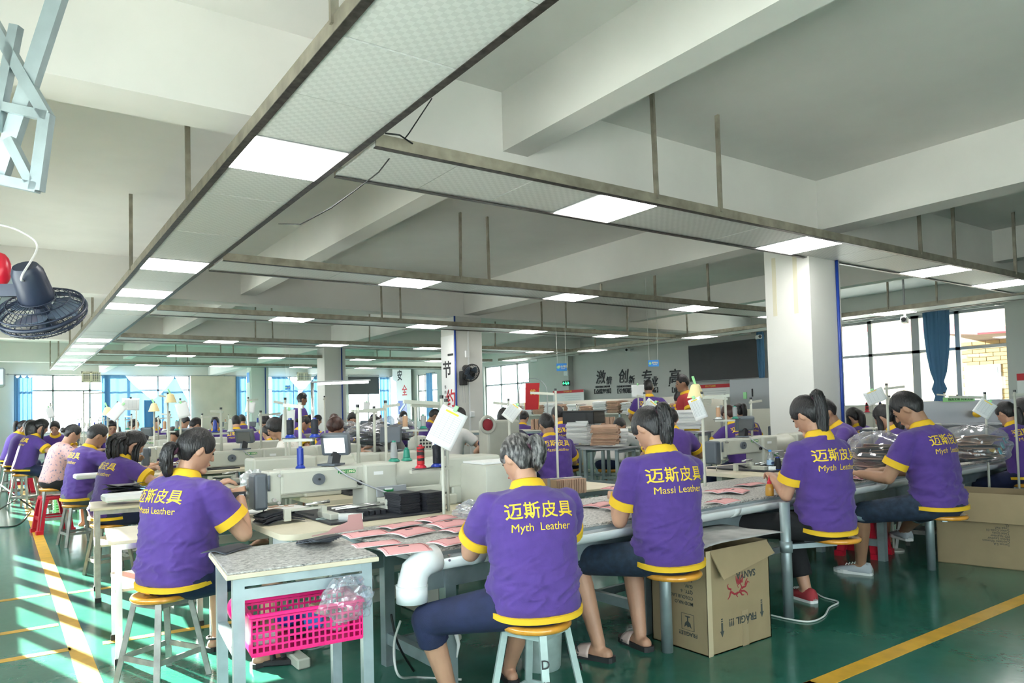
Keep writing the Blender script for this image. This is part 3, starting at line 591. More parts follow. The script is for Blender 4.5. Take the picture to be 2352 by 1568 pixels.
tray('fourth cross tray over the middle machines', 'x', 15.0, 15.6, 1.76, 12.5, [3.3, 5.65, 8.07, 11.45], [(4.2, 15.0), (4.55, 15), (6.7, 15), (9.6, 15), (10.1, 15)])
tray('fifth cross tray far over the back machines', 'x', 18.75, 19.35, 1.76, 12.5, [3.25, 5.45, 8.0, 10.4], [(4.4, 18.75), (4.7, 18.75), (8.6, 18.75), (9.0, 18.75)])
tray('farthest cross tray close to the back wall', 'x', 22.2, 22.8, 1.76, 13.0, [3.0, 5.0, 7.4, 9.6], [(4.0, 22.2), (4.3, 22.2), (8.2, 22.2)])
tray('tray running along the right-hand windows', 'y', 12.55, 13.2, -1, 18.5, [1.0, 6.2, 10.55, 14.2, 17.8], [(5.6, 12.55), (6.4, 12.55), (8.8, 13.2), (10.9, 12.55), (14, 12.55)])
# ------------------------------------------------------------------ furniture and machines
M_['mach'] = mat('machine_enamel', (.50, .50, .43), .42, var=.05, vscale=7); M_['machd'] = mat('dark_grey_casting', (.10, .115, .135), .45); M_['machg'] = mat('grey_plate', (.36, .37, .39), .4, metal=.3)
M_['cream'] = mat('cream_laminate', (.68, .60, .45), .45, var=.05, vscale=8); M_['steel'] = mat('bright_steel', (.62, .62, .60), .25, metal=.9); M_['green_b'] = mat('green_badge', (.02, .22, .06), .4); M_['pale_y'] = mat('pale_lettering', (.8, .78, .55), .5)
M_['seat'] = mat('orange_varnished_wood', (.68, .30, .035), .22, var=.12, vscale=7, stretch=(1, 6, 1), coat=.6); M_['iron'] = mat('worn_grey_iron', (.33, .33, .31), .5, metal=.35, var=.25, vscale=14); M_['greeniron'] = mat('pale_green_iron', (.36, .46, .44), .5, metal=.2, var=.18, vscale=12)
M_['redplast'] = mat('red_plastic', (.55, .012, .035), .3); M_['pink'] = mat('pink_leather', (.76, .36, .36), .55, bump=.15, bscale=350); M_['blackleather'] = mat('black_leather', (.022, .023, .030), .5, bump=.25, bscale=260); M_['kraft'] = mat('kraft_card', (.46, .31, .19), .85, var=.06, vscale=5)
M_['brownl'] = mat('tan_leather_back', (.52, .33, .23), .75, var=.12, vscale=9); M_['hotpink'] = mat('hot_pink_plastic', (.85, .01, .20), .32); M_['bluepl'] = mat('blue_plastic', (.01, .035, .30), .35); M_['greythread'] = mat('grey_thread', (.35, .36, .36), .7, bump=.3, bscale=300, stretch=(.1, .1, 1))
M_['blackthread'] = mat('black_thread', (.012, .014, .022), .7, bump=.3, bscale=300, stretch=(.1, .1, 1)); M_['whitethread'] = mat('white_thread', (.72, .70, .63), .75, bump=.3, bscale=300, stretch=(.1, .1, 1)); M_['tanthread'] = mat('tan_thread', (.55, .33, .2), .75, bump=.3, bscale=300); M_['greenpl'] = mat('green_plastic', (.02, .25, .17), .4)
M_['redthread'] = mat('red_black_thread', (.45, .012, .015), .7, col2=(.02, .012, .012), vscale=14, stretch=(.4, .4, 3), thr=(.5, .53)); M_['screen'] = mat('screen_glow', (.75, .77, .78), .3, emit=.55); M_['screen_off'] = mat('screen_dim', (.12, .125, .13), .25)
M_['card'] = mat('corrugated_cardboard', (.31, .235, .135), .85, var=.05, vscale=7); M_['boxink'] = mat('box_ink', (.05, .06, .055), .8); M_['boxred'] = mat('box_red_ink', (.30, .025, .035), .8); M_['foil'] = mat('silver_foil_bag', (.70, .71, .72), .3, metal=.7)
M_['water'] = m_film('clear_bottle', (.88, .93, .97), .4, .05); M_['glue'] = mat('amber_glue', (.75, .38, .06), .25, trans=.4); M_['pvc'] = mat('white_pvc', (.78, .80, .80), .28); M_['greyboard'] = mat('grey_offcut_sheet', (.40, .39, .38), .8, var=.25, vscale=9)
M_['lime'] = mat('lime_plastic', (.35, .75, .35), .4); M_['wire_w'] = mat('white_cable', (.72, .72, .70), .5); M_['wire_b'] = mat('black_cable', (.015, .015, .017), .5); M_['shelfboard'] = mat('cream_partition', (.66, .64, .56), .7); M_['lampy'] = mat('cream_lampshade', (.75, .62, .33), .6)
def rrect(x0, y0, x1, y1, r, n=6):
    out = []
    for cx, cy, a0 in ((x1-r, y1-r, 0), (x0+r, y1-r, 90), (x0+r, y0+r, 180), (x1-r, y0+r, 270)):
        for i in range(n+1): a = R(a0+90*i/n); out.append((cx+r*math.cos(a), cy+r*math.sin(a)))
    return out
def MYN(x, y, z): return Matrix.Translation((x, y, z)) @ Euler((R(90), 0, 0)).to_matrix().to_4x4()      # writing on a face that looks towards -Y
def MXN(x, y, z): return Matrix.Translation((x, y, z)) @ Euler((R(90), 0, R(-90))).to_matrix().to_4x4()  # ... towards -X
def thread_stand(par, x, y, z0, h, arm=.22, rz=0, spools=True, m='mach'):
    M = TR(x, y, z0, rz); p = MB().cyl((0, 0, 0), (0, 0, h), .011, M=M).build('stand_pole', M_[m], par, True)
    MB().bar((-.02, 0, h-.03), (arm, 0, h-.015), .018, .022, M=M).build('stand_arm', M_[m], p); MB().cyl((0, 0, h), (0, 0, h+.02), .012, M=M).build('pole_cap', M_['black_p'], p)
    if spools:
        MB().bar((-.08, 0, h*.42), (.1, 0, h*.42), .03, .018, M=M).build('spool_bracket', M_[m], p)
        for k in (-1, 1): MB().lathe([(.048, 0), (.048, .004)], (k*.075-.01, -.01, h*.42+.012), 16, M=M).build('spool_plate', M_['black_p'], p)
    return p
def spool(label, loc, mt, base='bluepl', h=.11, r=.026, cone=True, rz=0, rot=None, group=None, core=True):
    t = thing('thread_spool', label, 'thread spool', loc, rz, group)
    if rot: t.rotation_euler = rot
    MB().lathe([(r*1.5, 0), (r*1.45, .006), (r*.9, .02), (r*.5, .024)], seg=18).build('spool_foot', M_[base], t, AS)
    MB().lathe([(r*.4, .018), (r*(1.0), .022), (r*(.72 if cone else 1.0), h), (r*.35, h+.003)], seg=18).build('thread', M_[mt], t, AS)
    MB().lathe([(r*.5, h), (r*.5, h+.012), (r*.28, h+.012)], seg=14).build('spool_top', M_[base], t, AS); return t
def machine(label, loc, rz=0, detail=True):
    t = thing('sewing_machine', label, 'sewing machine', loc, rz, 'programmable sewing machines')
    MB().prism(rrect(0, -.55, 1.28, .46, .09), .752, .785).build('table_top', M_['cream'], t, AS)
    for x in (.14, 1.12):
        MB().box((x-.04, -.03, .06), (x+.04, .03, .75), .004).build('leg', M_['mach'], t); MB().box((x-.035, -.42, 0), (x+.035, .38, .06), .008).build('foot', M_['mach'], t)
    MB().box((.15, -.02, .18), (1.1, .02, .26)).build('stretcher', M_['mach'], t); MB().box((.3, -.28, .42), (.95, .2, .72), .02).build('control_box', M_['mach'], t); MB().box((.05, -.5, .60), (.16, -.2, .75), .01).build('drawer_box', M_['white'], t)
    # bed, arm, head
    MB().box((.30, -.40, .786), (.98, .30, .80), .003).build('work_plate', M_['blackleather'], t); MB().box((.98, -.13, .785), (1.26, .16, .86), .01).build('bed', M_['mach'], t)
    arm = MB().box((.14, -.06, .945), (.66, .10, 1.10), .014).build('arm', M_['mach'], t); MB().box((.155, -.066, .955), (.6, -.058, 1.085), .003).build('arm_cover', M_['mach'], arm)
    MB().box((.0, -.055, .865), (.075, .075, 1.085), .016).build('face_cover', M_['machd'], t); MB().box((.072, -.06, .90), (.15, .085, 1.095), .01).build('head', M_['mach'], t)
    MB().box((.64, -.085, .80), (.86, .12, 1.105), .016).build('column', M_['mach'], t); MB().loft([[(x, .02+.105*math.cos(a), 1.0+.105*math.sin(a)) for a in [2*PI*i/18 for i in range(18)]] for x in (.84, .86, 1.18, 1.2)]).build('motor_cover', M_['mach'], t, AS)
    MB().box((1.16, -.10, .90), (1.62, .14, 1.11), .016).build('motor_housing', M_['mach'], t); MB().box((.86, -.09, .87), (1.22, .12, .93), .006).build('rear_rail_box', M_['mach'], t); MB().box((1.24, -.1, .785), (1.5, .12, .91), .01).build('rear_foot', M_['mach'], t)
    d = MB().loft([[(.36+.036*math.cos(a), y, 1.03+.036*math.sin(a)) for a in [2*PI*i/28 for i in range(28)]] for y in (-.066, -.085)]).build('hand_dial', M_['machd'], t, AS); MB().loft([[(.36+.007*math.cos(a), y, 1.03+.007*math.sin(a)) for a in [2*PI*i/10 for i in range(10)]] for y in (-.085, -.089)]).build('dial_screw', M_['ink'], d, AS)
    b = MB().prism(rrect(-.055, -.0125, .055, .0125, .0124), 0, .003, MYN(.535, -.067, 1.065)).build('badge', M_['green_b'], t); lettering('JUN LING', .021, M_['pale_y'], b, MYN(.535, -.0705, 1.065), .0007, spacing=1.1)
    MB().loft([[(.615+r*math.cos(a), y, .985+r*math.sin(a)) for a in [2*PI*i/16 for i in range(16)]] for r, y in ((.016, -.066), (.016, -.078), (.009, -.078), (.009, -.07))]).build('oil_window', M_['ink'], t, AS)
    MB().box((.70, -.088, 1.03), (.76, -.085, 1.052)).build('name_plate', M_['paper'], t); p = MB().box((.70, -.12, .885), (.90, -.112, .955), .003).build('cover_plate', M_['machg'], t); q = MB().box((.745, -.1225, .905), (.81, -.12, .935)).build('sticker', M_['green_b'], p)
    MB().box((.752, -.124, .93), (.803, -.1224, .941)).build('sticker_band', M_['paper'], p)
    # needle gear
    MB().cyl((.06, -.01, .795), (.06, -.01, .88), .004).build('needle_bar', M_['steel'], t, True); MB().cyl((.075, -.07, .98), (.075, -.07, 1.075), .008).build('lever', M_['machd'], t, True)
    for x, z, r in ((.10, .925, .011), (.125, .905, .009), (.13, 1.07, .009)): MB().loft([[(x+r*math.cos(a), y, z+r*math.sin(a)) for a in [2*PI*i/12 for i in range(12)]] for y in (-.06, -.088)]).build('tension_knob', M_['steel'], t, AS)
    # clamp carriage
    MB().box((.13, -.16, .80), (.17, -.13, .87), .003).build('clamp_bracket', M_['mach'], t); MB().box((.17, -.15, .855), (.36, -.12, .868)).build('clamp_bar', M_['mach'], t); MB().bar((.19, -.14, .85), (.30, -.14, .82), .03, .012).build('clamp_plate', M_['ink'], t)
    MB().cyl((.26, -.13, .885), (.40, -.13, .893), .010).build('air_cylinder', M_['steel'], t, True); MB().box((.34, -.17, .79), (.37, -.11, .87)).build('carriage_post', M_['mach'], t); MB().box((.34, -.30, .80), (.40, -.10, .835), .003).build('carriage', M_['mach'], t)
    MB().bar((.39, -.30, .815), (.50, -.38, .815), .03, .04).build('scale_bar', M_['steel'], t)
    for y in (-.16, -.22): MB().cyl((.40, y, .85), (.74, y, .855), .0085).build('slide_rod', M_['steel'], t, True)
    MB().box((.70, -.25, .82), (.78, -.12, .885), .004).build('rod_block', M_['mach'], t)
    for i in range(7): MB().box((.44+i*.036, -.28, .80), (.466+i*.036, -.16, .825+.004*(i % 2))).build('bellows_fold', M_['blackleather'], t)
    # screen unit
    s = MB().prism([(-.05, -.06), (.06, -.06), (.06, .06), (-.05, .06)], 0, .012, TR(.47, .02, 1.105, R(35))).build('screen_foot', M_['machd'], t); MB().bar((.485, .02, 1.11), (.50, .02, 1.19), .07, .05).build('screen_neck', M_['black_p'], s)
    SM = TR(.50, .01, 1.24, R(52), 0, R(-14)); mo = MB().box((-.03, -.085, -.07), (.03, .085, .075), .014, SM).build('screen_case', M_['machd'], t, AS); MB().box((-.034, -.062, -.048), (-.0305, .062, .052), 0, SM).build('screen', M_['screen'], mo)
    MB().tube([(.46, -.07, 1.10), (.52, -.10, 1.04), (.62, -.12, .98), (.74, -.15, .92), (.84, -.2, .85)], .006, 7).build('cable', M_['machg'], t, True)
    thread_stand(t, .30, .06, 1.10, .42, .10, R(140)); thread_stand(t, .66, .05, 1.10, .38, .20, R(8), False)
    return t
def stool(label, loc, rz=0, h=.46, legs='iron', group='round wooden stools'):
    t = thing('stool', label, 'stool', loc, rz, group)
    MB().lathe([(.03, h-.018), (.132, h-.033), (.150, h-.029), (.157, h-.016), (.153, h-.004), (.137, h), (.09, h-.006), (.03, h-.009)], seg=30).build('seat', M_['seat'], t, True)
    for sx in (-1, 1):
        for sy in (-1, 1): MB().bar((sx*.095, sy*.095, h-.034), (sx*.160, sy*.160, 0), .030, .026, up=(sx, sy, 0)).build('leg', M_[legs], t)
    for z, k in ((h-.045, .097), (.14, .140)):
        for a, b in (((-1, -1), (1, -1)), ((1, -1), (1, 1)), ((1, 1), (-1, 1)), ((-1, 1), (-1, -1))): MB().bar((a[0]*k, a[1]*k, z), (b[0]*k, b[1]*k, z), .010, .028).build('rung', M_[legs], t)
    return t
def swing_stool(label, seat_xy, post_xy, h=.46):
    t = thing('swing_stool', label, 'stool', (*seat_xy, 0), 0, 'swing-out stools of the worktop'); p = Vector((post_xy[0]-seat_xy[0], post_xy[1]-seat_xy[1], 0))
    MB().lathe([(.03, h-.018), (.132, h-.033), (.150, h-.029), (.157, h-.016), (.153, h-.004), (.137, h), (.09, h-.006), (.03, h-.009)], seg=30).build('seat', M_['seat'], t, True)
    MB().cyl((p.x, p.y, 0), (p.x, p.y, .74), .033, seg=18).build('post', M_['galv'], t, True); MB().bar((p.x, p.y, h-.055), (0, 0, h-.045), .035, .03).build('arm', M_['galv'], t); MB().lathe([(.075, h-.036), (.075, h-.028)], seg=16).build('seat_plate', M_['iron'], t, AS)
    MB().cyl((p.x, p.y, h-.09), (p.x, p.y, h-.02), .040, seg=18).build('collar', M_['galv'], t, True); return t
def table(label, loc, rz, sx, sy, h, top='cream', leg='iron', ls=.03, shelf=False, th=.02, name='work_table', sheet=None):
    t = thing(name, label, 'table', loc, rz); a, b = sx/2, sy/2
    MB().box((-a, -b, h-th), (a, b, h), .003).build('table_top', M_[top], t)
    if sheet: MB().box((-a+.006, -b+.006, h), (a-.006, b-.006, h+.009), .002).build('surface_sheet', M_[sheet], t)
    for x in (-1, 1):
        for y in (-1, 1):
            MB().box((x*(a-.05)-ls/2, y*(b-.04)-ls/2, .03), (x*(a-.05)+ls/2, y*(b-.04)+ls/2, h-th)).build('leg', M_[leg], t); MB().box((x*(a-.05)-ls*.62, y*(b-.04)-ls*.62, 0), (x*(a-.05)+ls*.62, y*(b-.04)+ls*.62, .035)).build('foot_cap', M_['black_rubber'], t)
    for y in (-1, 1): MB().box((-a+.05, y*(b-.04)-ls/2+.002, h-th-.035), (a-.05, y*(b-.04)+ls/2-.002, h-th)).build('apron', M_[leg], t)
    for x in (-1, 1): MB().box((x*(a-.05)-ls/2+.002, -b+.04, h*.55), (x*(a-.05)+ls/2-.002, b-.04, h*.55+.03)).build('side_rail', M_[leg], t)
    if shelf: MB().box((-a+.03, -b+.03, h*.58), (a-.03, b-.03, h*.58+.015)).build('shelf', M_[top], t)
    return t
def flap(label, u, v, z, rz, sx=.20, sy=.125, bend=.008, m='pink', badge=True, tilt=0):
    p = at(u, v, z=z); t = thing('leather_flap', label, 'leather piece', (p.x, p.y, z), R(rz), 'pink wallet flaps'); t.rotation_euler = (tilt, 0, R(rz))
    f = lambda a, b: (sx*(a-.5), sy*(b-.5), bend*(math.sin(PI*b)+.3*math.sin(PI*a)))
    MB().grid(lambda a, b: Vector(f(a, b))+Vector((0, 0, .002)), 8, 8).build('leather_face', M_[m], t, True, solid=.002); MB().grid(lambda a, b: Vector(f(a, b))*1.0+Vector((sx*.012*(2*a-1), sy*.02*(2*b-1), -.0012)), 8, 8).build('lining', M_['paper'] if m == 'pink' else M_['machd'], t, True, solid=.0012)
    if badge:
        MB().tube([Vector(f(a, b))+Vector((0, 0, .0042)) for a, b in [(.06, .05+.9*i/8) for i in range(9)]+[(.06+.88*i/8, .95) for i in range(9)]+[(.94, .95-.9*i/8) for i in range(9)]], .0007, 4).build('stitching', M_['boxred'], t)
        MB().box((-.024, .012, bend*.98+.004), (.024, .026, bend*1.0+.006)).build('metal_badge', M_['ink'], t)
    return t
def sheet_stack(label, loc, rz, n, sx, sy, dz, m, jit=.006, name='leather_stack', cat='stack', upright=False, bend=0, group=None):
    t = thing(name, label, cat, loc, rz, group); me = (MB().grid(lambda a, b: (sx*(a-.5), sy*(b-.5), bend*math.sin(PI*a)), 4 if bend else 1, 1)).mesh('sheet'); 
    bm = bmesh.new(); bm.from_mesh(me); bmesh.ops.solidify(bm, geom=bm.faces[:], thickness=dz*.82); bm.to_mesh(me); bm.free(); me.materials.append(M_[m]); me2 = me.copy(); me2.materials.clear(); me2.materials.append(M_['brownl'] if m in ('brownl', 'kraft') else M_['machd'] if m == 'blackleather' else M_['paper'])
    for i in range(n):
        o = bpy.data.objects.new('sheet', me2 if (i % 5 == 2 and m != 'blackleather') else me); C.objects.link(o); o.parent = t
        if upright: o.rotation_euler = (R(random.uniform(-3, 3)), R(90+random.uniform(-2, 2)), 0); o.location = (i*dz, random.uniform(-jit, jit), sx/2+random.uniform(-jit, jit)*.5)
        else: o.location = (random.uniform(-jit, jit), random.uniform(-jit, jit), dz*(i+1)); o.rotation_euler = (0, 0, R(random.uniform(-3, 3)))
    return t
def clip_paper(label, u, v, d, w, h, tilt, face, lines=True, band=True, hang=True, clip='lime', back=None):
    """A sheet of paper clipped to a stand: centre at pixel (u, v) and depth d, turned by face (azimuth it looks to), rolled by tilt."""
    p = at(u, v, d=d); t = thing('job_sheet', label, 'paper', p, 0); t.rotation_euler = Euler((R(90), R(tilt), R(face))); 
    MB().grid(lambda a, b: (w*(a-.5), h*(b-.5), .006*math.sin(PI*a)), 6, 6).build('sheet', M_['paper'], t, True, solid=.0008)
    if lines:
        lb = MB()
        for i in range(13): y = h*(.34-.055*i); lb.box((-w*.42, y, .0075), (w*.36, y+.0012, .0085))
        for x in (-.42, -.3, -.1, .1, .36): lb.box((w*x, -h*.33, .0075), (w*x+.001, h*.345, .0085))
        o = lb.build('printed_table', M_['machg'], t)
    if band: MB().box((-w*.3, h*.38, .0075), (w*.2, h*.43, .0085)).build('yellow_strip', M_['print_yellow'], t)
    MB().box((-.012, h*.46, -.008), (.012, h*.62, .012), .004).build('clip', M_[clip], t); return t
# main machine and its copies -------------------------------------------------
m0 = machine('cream sewing machine with lit screen, nearest of the left row', (1.19, 4.37, 0)); m0.scale = (1.05, 1.05, .965)
MC = [((1.42, 7.35), 0, 'sewing machine behind the nearest one, long-haired woman at its end'), ((1.35, 9.65), 0, 'third sewing machine down the left aisle, by the man with grey shorts'), ((1.3, 12.5), 0, 'fourth sewing machine down the left aisle'), ((1.3, 16.3), 0, 'fifth sewing machine down the left aisle'), ((1.3, 19.0), 0, 'sixth sewing machine down the left aisle'), ((1.3, 21.4), 0, 'farthest sewing machine of the left aisle row'),
      ((10.6, 12.2), 180, 'sewing machine turned to the right, before the long card rack'), ((5.9, 12.3), 180, 'sewing machine before the poster column, facing right'), ((5.9, 16.4), 180, 'sewing machine facing right, between the second and third columns'), ((5.9, 19.6), 180, 'far sewing machine facing right, left of the third column'), ((5.8, 22.6), 180, 'farthest sewing machine facing right'),
      ((5.35, 4.42), 0, 'sewing machine with dark screen behind the ponytailed woman in slippers'), ((8.4, 4.62), 0, 'sewing machine right of the big column, behind the standing cones'), ((9.4, 6.6), 0, 'sewing machine under the right windows, left of the green notice'), ((9.2, 9.6), 0, 'sewing machine in front of the partition boards'), ((3.2, 5.6), 180, 'sewing machine back to back with the second of the left row'), ((10.9, 4.9), 0, 'sewing machine at the far right under the windows')]
dark_me = [o for o in bpy.data.objects if o.name == 'screen'][0].data.copy(); dark_me.materials.clear(); dark_me.materials.append(M_['screen_off'])
ROOTS = [m0]
for i, ((x, y), rz, lb) in enumerate(MC):
    q = copy_tree(m0, (x, y, 0), R(rz), lb); ROOTS.append(q)
    for c in q.children:
        for g in c.children:
            if g.name.startswith('screen.') or g.name == 'screen': g.data = dark_me if i not in (3, 8) else g.data
SPW = ['left', 'right']; SPC = [('blackthread', 'bluepl', 'black'), ('tanthread', 'white', 'peach'), ('whitethread', 'white', 'white'), ('redthread', 'redplast', 'red'), ('greythread', 'greenpl', 'grey'), ('bluepl', 'bluepl', 'blue')]
for i, q in enumerate(ROOTS):
    for k in (-1, 1):
        cc = SPC[(i*2+(k > 0)*3+i//3) % 6] if i else SPC[0]; lp = TR(.30, .06, 1.10, R(140)) @ Vector((k*.075-.01, -.01, .42*.42+.016)); sc = q.scale; lp = Vector((lp.x*sc.x, lp.y*sc.y, lp.z*sc.z)); a_ = q.rotation_euler.z; wp = Vector((q.location.x+lp.x*math.cos(a_)-lp.y*math.sin(a_), q.location.y+lp.x*math.sin(a_)+lp.y*math.cos(a_), lp.z))
        spool('%s spool, %s on the %s' % (cc[2], SPW[k > 0], ' '.join(q['label'].replace('cream ', '').split(',')[0].split()[:11])), wp, cc[0], cc[1], .11, .022, bool(i % 2), group='spools on the machines')
# the cream desk ledge and small tables
FT = table('small granite-topped steel table in the foreground with pink basket', (1.06, 3.27, 0), R(-6), .63, .58, .755, 'cream', 'galv', .045, sheet='granite', name='front_table')
MB().box((-.25, -.272, .645), (.25, -.257, .69)).build('lower_rail', M_['galv'], FT)
LT1 = table('low beige side table with leather offcuts beside the left woman', (.80, 4.95, 0), R(-4), .60, .62, .70, 'cream', 'steel', .035, shelf=True)
LT2 = table('beige side table with black leather pile behind the left woman', (.86, 6.6, 0), R(-4), .62, .55, .72, 'cream', 'iron', .035, shelf=True)
# long granite worktop with white gutter
RT = R(2.2); wt = thing('long_worktop', 'long granite-topped worktop with white gutter along its edge', 'worktop', (1.50, 2.965, -.060), RT); LW = 9.4
MB().box((0, .0, .775), (LW, .82, .795)).build('board', M_['galv'], wt)
for i in range(5): MB().box((i*LW/5+.003, -.02-.004*(i % 2), .795), ((i+1)*LW/5-.003, .84, .812), .003).build('granite_sheet', M_['granite'], wt)
gx = .10
MB().grid(lambda a, b: (gx+(LW-gx)*a, -.035-.058*math.cos(PI*b)*1.0+.0, .778-.058*math.sin(PI*b)), 20, 10).build('gutter', M_['pvc'], wt, True, solid=.004)
for x in (.3, 2.3, 4.3): MB().grid(lambda a, b: (x+.06*a, -.035-.061*math.cos(PI*b), .778-.061*math.sin(PI*b)), 2, 10).build('gutter_bracket', M_['pvc'], wt, True, solid=.003)
eb = [(gx+.02, -.035, .775), (gx-.05, -.037, .765), (gx-.095, -.04, .735), (gx-.112, -.04, .68), (gx-.115, -.04, .63)]; MB().tube(eb, [.060, .062, .064, .064, .064], 22, cap=False, up=(0, 1, 0)).build('pipe_elbow', M_['pvc'], wt, True, solid=.004)
MB().tube([(gx-.115, -.04, .672), (gx-.115, -.04, .60)], [.069, .069], 22, cap=False).build('pipe_socket', M_['pvc'], wt, True, solid=.004); MB().tube([(gx-.115, -.04, .676), (gx-.115, -.04, .664)], [.072, .072], 22).build('socket_rim', M_['pvc'], wt, AS)
for k, x in enumerate((.26, 1.72, 2.74, 4.72, 6.6)):
    y0 = .10 if k == 0 else .16; MB().box((x-.03, y0-.03, .060), (x+.03, y0+.03, .775)).build('leg', M_['galv'], wt)
    MB().box((x-.03, .70, .060), (x+.03, .76, .775)).build('leg', M_['galv'], wt); MB().box((x-.02, y0, .18), (x+.02, .72, .24)).build('cross_rail', M_['galv'], wt)
for y in (.10, .72): MB().box((0, y-.015, .60), (LW, y+.015, .70)).build('long_rail', M_['galv'], wt)
MB().box((.3, .705, .15), (LW-.3, .735, .2)).build('foot_rail', M_['galv'], wt)
for k in (0, 1): MB().loft([[(gx+.05+r*math.cos(a), y, .79-.022*k+r*math.sin(a)) for a in [2*PI*i/8 for i in range(8)]] for r, y in ((.006, -.092), (.006, -.099))]).build('screw', M_['steel'], wt)
MB().tube([(.245, .06, .40), (.29, .055, .41), (.295, .12, .42), (.25, .135, .41), (.23, .09, .40)], .02, 8, close=True, flat=.4).build('tied_rag', M_['paper'], wt, True); MB().tube([(.27, .06, .40), (.28, .045, .33), (.265, .04, .27)], [.012, .009, .004], 7).build('rag_end', M_['paper'], wt, True)
# grey work bench islands behind
table('grey bench behind the worktop with upright card bundle', (4.1, 6.9, 0), 0, 1.5, 1.5, .80, 'machg', 'galv', .04)
table('cream bench between the two nearest worktops', (3.55, 4.72, 0), 0, 1.3, .75, .74, 'cream', 'galv', .04)
table('bench stacked with card in front of the wall shelves', (9.0, 10.8, 0), 0, 2.2, 1.0, .82, 'machg', 'galv', .04)
table('bench beneath the leather bags in mid room', (5.0, 10.2, 0), 0, .9, 1.1, .82, 'granite', 'galv', .04)
# ------------------------------------------------------------------ workers in the foreground
def wl(loc, az, P):
    d = Vector(P)-Vector((loc[0], loc[1], 0)); a = R(az); return Vector((d.x*math.cos(a)-d.y*math.sin(a), d.x*math.sin(a)+d.y*math.cos(a), d.z))
def sat(u, yb, z=.43):
    p = at(u, yb, z=z); q = Vector((p.x, p.y, 0)).normalized()*.155; return (p.x+q.x, p.y+q.y)
PURPLE_TXT, MASSI_TXT = ('迈斯皮具', 'Myth  Leather'), ('迈斯皮具', 'Massi Leather')
l = sat(1231, 1462, .45); az = 18
stool('orange stool with pale green legs marked by hand, under the grey-haired woman', (*l, 0), R(20), .48, 'greeniron')
for s_, x_ in ((0, -1), (1, 1)):
    st = [o for o in bpy.data.objects if o.name.startswith('stool')][-1]
    Mq = st.matrix_basis.copy()
for o in [o for o in bpy.data.objects if o.parent == st and o.name.startswith('leg')][:4]:
    vs_ = [v.co for v in o.data.vertices]; c_ = sum(vs_, Vector())/8
    if c_.y < 0:
        nrm = Vector((c_.x, c_.y, 0)).normalized(); top = Vector((nrm.x*.148, nrm.y*.148, .426)); bot = Vector((nrm.x*.233, nrm.y*.233, 0)); up = (top-bot).normalized(); rt = up.cross(Vector((nrm.x, nrm.y, .1))).normalized()*1; n2 = rt.cross(up)
        if n2.dot(nrm) < 0: rt = -rt; n2 = rt.cross(up)
        for ch_, f in (('D', .80), ('组', .60)): lettering(ch_, .05 if ch_ == 'D' else .042, M_['ink'], st, fr(bot.lerp(top, f)+nrm*.0155, rt, up, n2), .0006, name='marking')
person('grey-haired woman in purple polo seated on a stool, nearest of the workers', (*l, 0), az, k=.98, seat=.48, lean=(-2, 14), head=(26, -22, 4), fat=1.12, hair='pony', tail=.13, hairm='hair_grey', text=PURPLE_TXT, vox=.0062, fine=True, pants='navy', plen=.28,
       hands=[(-.19, .44, .80), (.17, .44, .80)], poles=[(-.45, -.6, -1), (.5, -.5, -1)], feet=[wl(l, az, at(1035, 1640, z=0)).xy.to_3d(), wl(l, az, at(1170, 1560, z=0)).xy.to_3d()], knees=[(-1.2, .5, .6), (.1, .9, .6)], shoes=('strap_black', 'slide'), face=True)
l = sat(1546, 1338, .47); az = 14
swing_stool('orange swing-out seat on round post under the slippered woman', l, at(1533, 1496, z=0).xy, .50)
person('ponytailed woman in purple polo and rolled denim shorts wearing pink-strapped slippers', (l[0]-.01, l[1]+.02, 0), az, k=1.10, seat=.50, lean=(-3, 8), head=(38, -12, 2), fat=.97, hair='pony', tail=.24, text=MASSI_TXT, vox=.0062, fine=True, pants='denim', plen=.12,
       hands=[(-.10, .34, .77), (.10, .40, .74)], poles=[(-.4, -.5, -1), (.5, -.4, -1)], feet=[wl(l, az, at(1385, 1515, z=0)).xy.to_3d()/1.10, wl(l, az, at(1480, 1488, z=0)).xy.to_3d()/1.10], knees=[(-.5, .8, .6), (.0, .9, .6)], shoes=('strap_pink', 'slide'), face=True)
l = sat(1920, 1251, .48); az = 12
swing_stool('orange swing-out seat beside the cardboard box, under the long ponytail', l, at(1812, 1418, z=0).xy, .51)
person('slim woman with long high ponytail, purple polo, black trousers and red shoes', (l[0]-.05, l[1]+.03, 0), az, k=1.13, seat=.51, lean=(-3, 8), head=(28, -8, -4), fat=.93, hair='highpony', tail=.44, text=PURPLE_TXT, vox=.0072, fine=True, pants='black', plen=.82,
       hands=[(-.07, .33, .76), (.12, .38, .73)], poles=[(-.4, -.5, -1), (.5, -.4, -1)], feet=[(-.22, .42), wl(l, az, at(1870, 1378, z=0)).xy.to_3d()/1.15], knees=[(-.6, .9, .5), (.0, .9, .6)], shoes=('shoe_red', 'sneaker'), face=True)
l = sat(2170, 1196, .50); az = 4
swing_stool('orange swing-out seat on bright post under the young man', l, at(2140, 1308, z=0).xy, .53)
person('young man in purple polo, dark shorts and grey trainers, bent over leather pieces', (l[0]-.03, l[1]+.02, 0), az, k=1.14, seat=.53, lean=(4, 15), head=(36, -12, 0), fat=1.0, sex='m', hair='male', text=PURPLE_TXT, vox=.0072, fine=True, pants='denim', plen=.05, skin='skin_tan',
       hands=[(-.20, .42, .715), (.10, .44, .715)], poles=[(-.4, -.5, -1), (.5, -.4, -1)], feet=[wl(l, az, at(1990, 1318, z=0)).xy.to_3d()/1.13, wl(l, az, at(2050, 1262, z=0)).xy.to_3d()/1.13], knees=[(-.7, .8, .6), (-.1, .9, .6)], shoes=('shoe_grey', 'sneaker'), face=True)
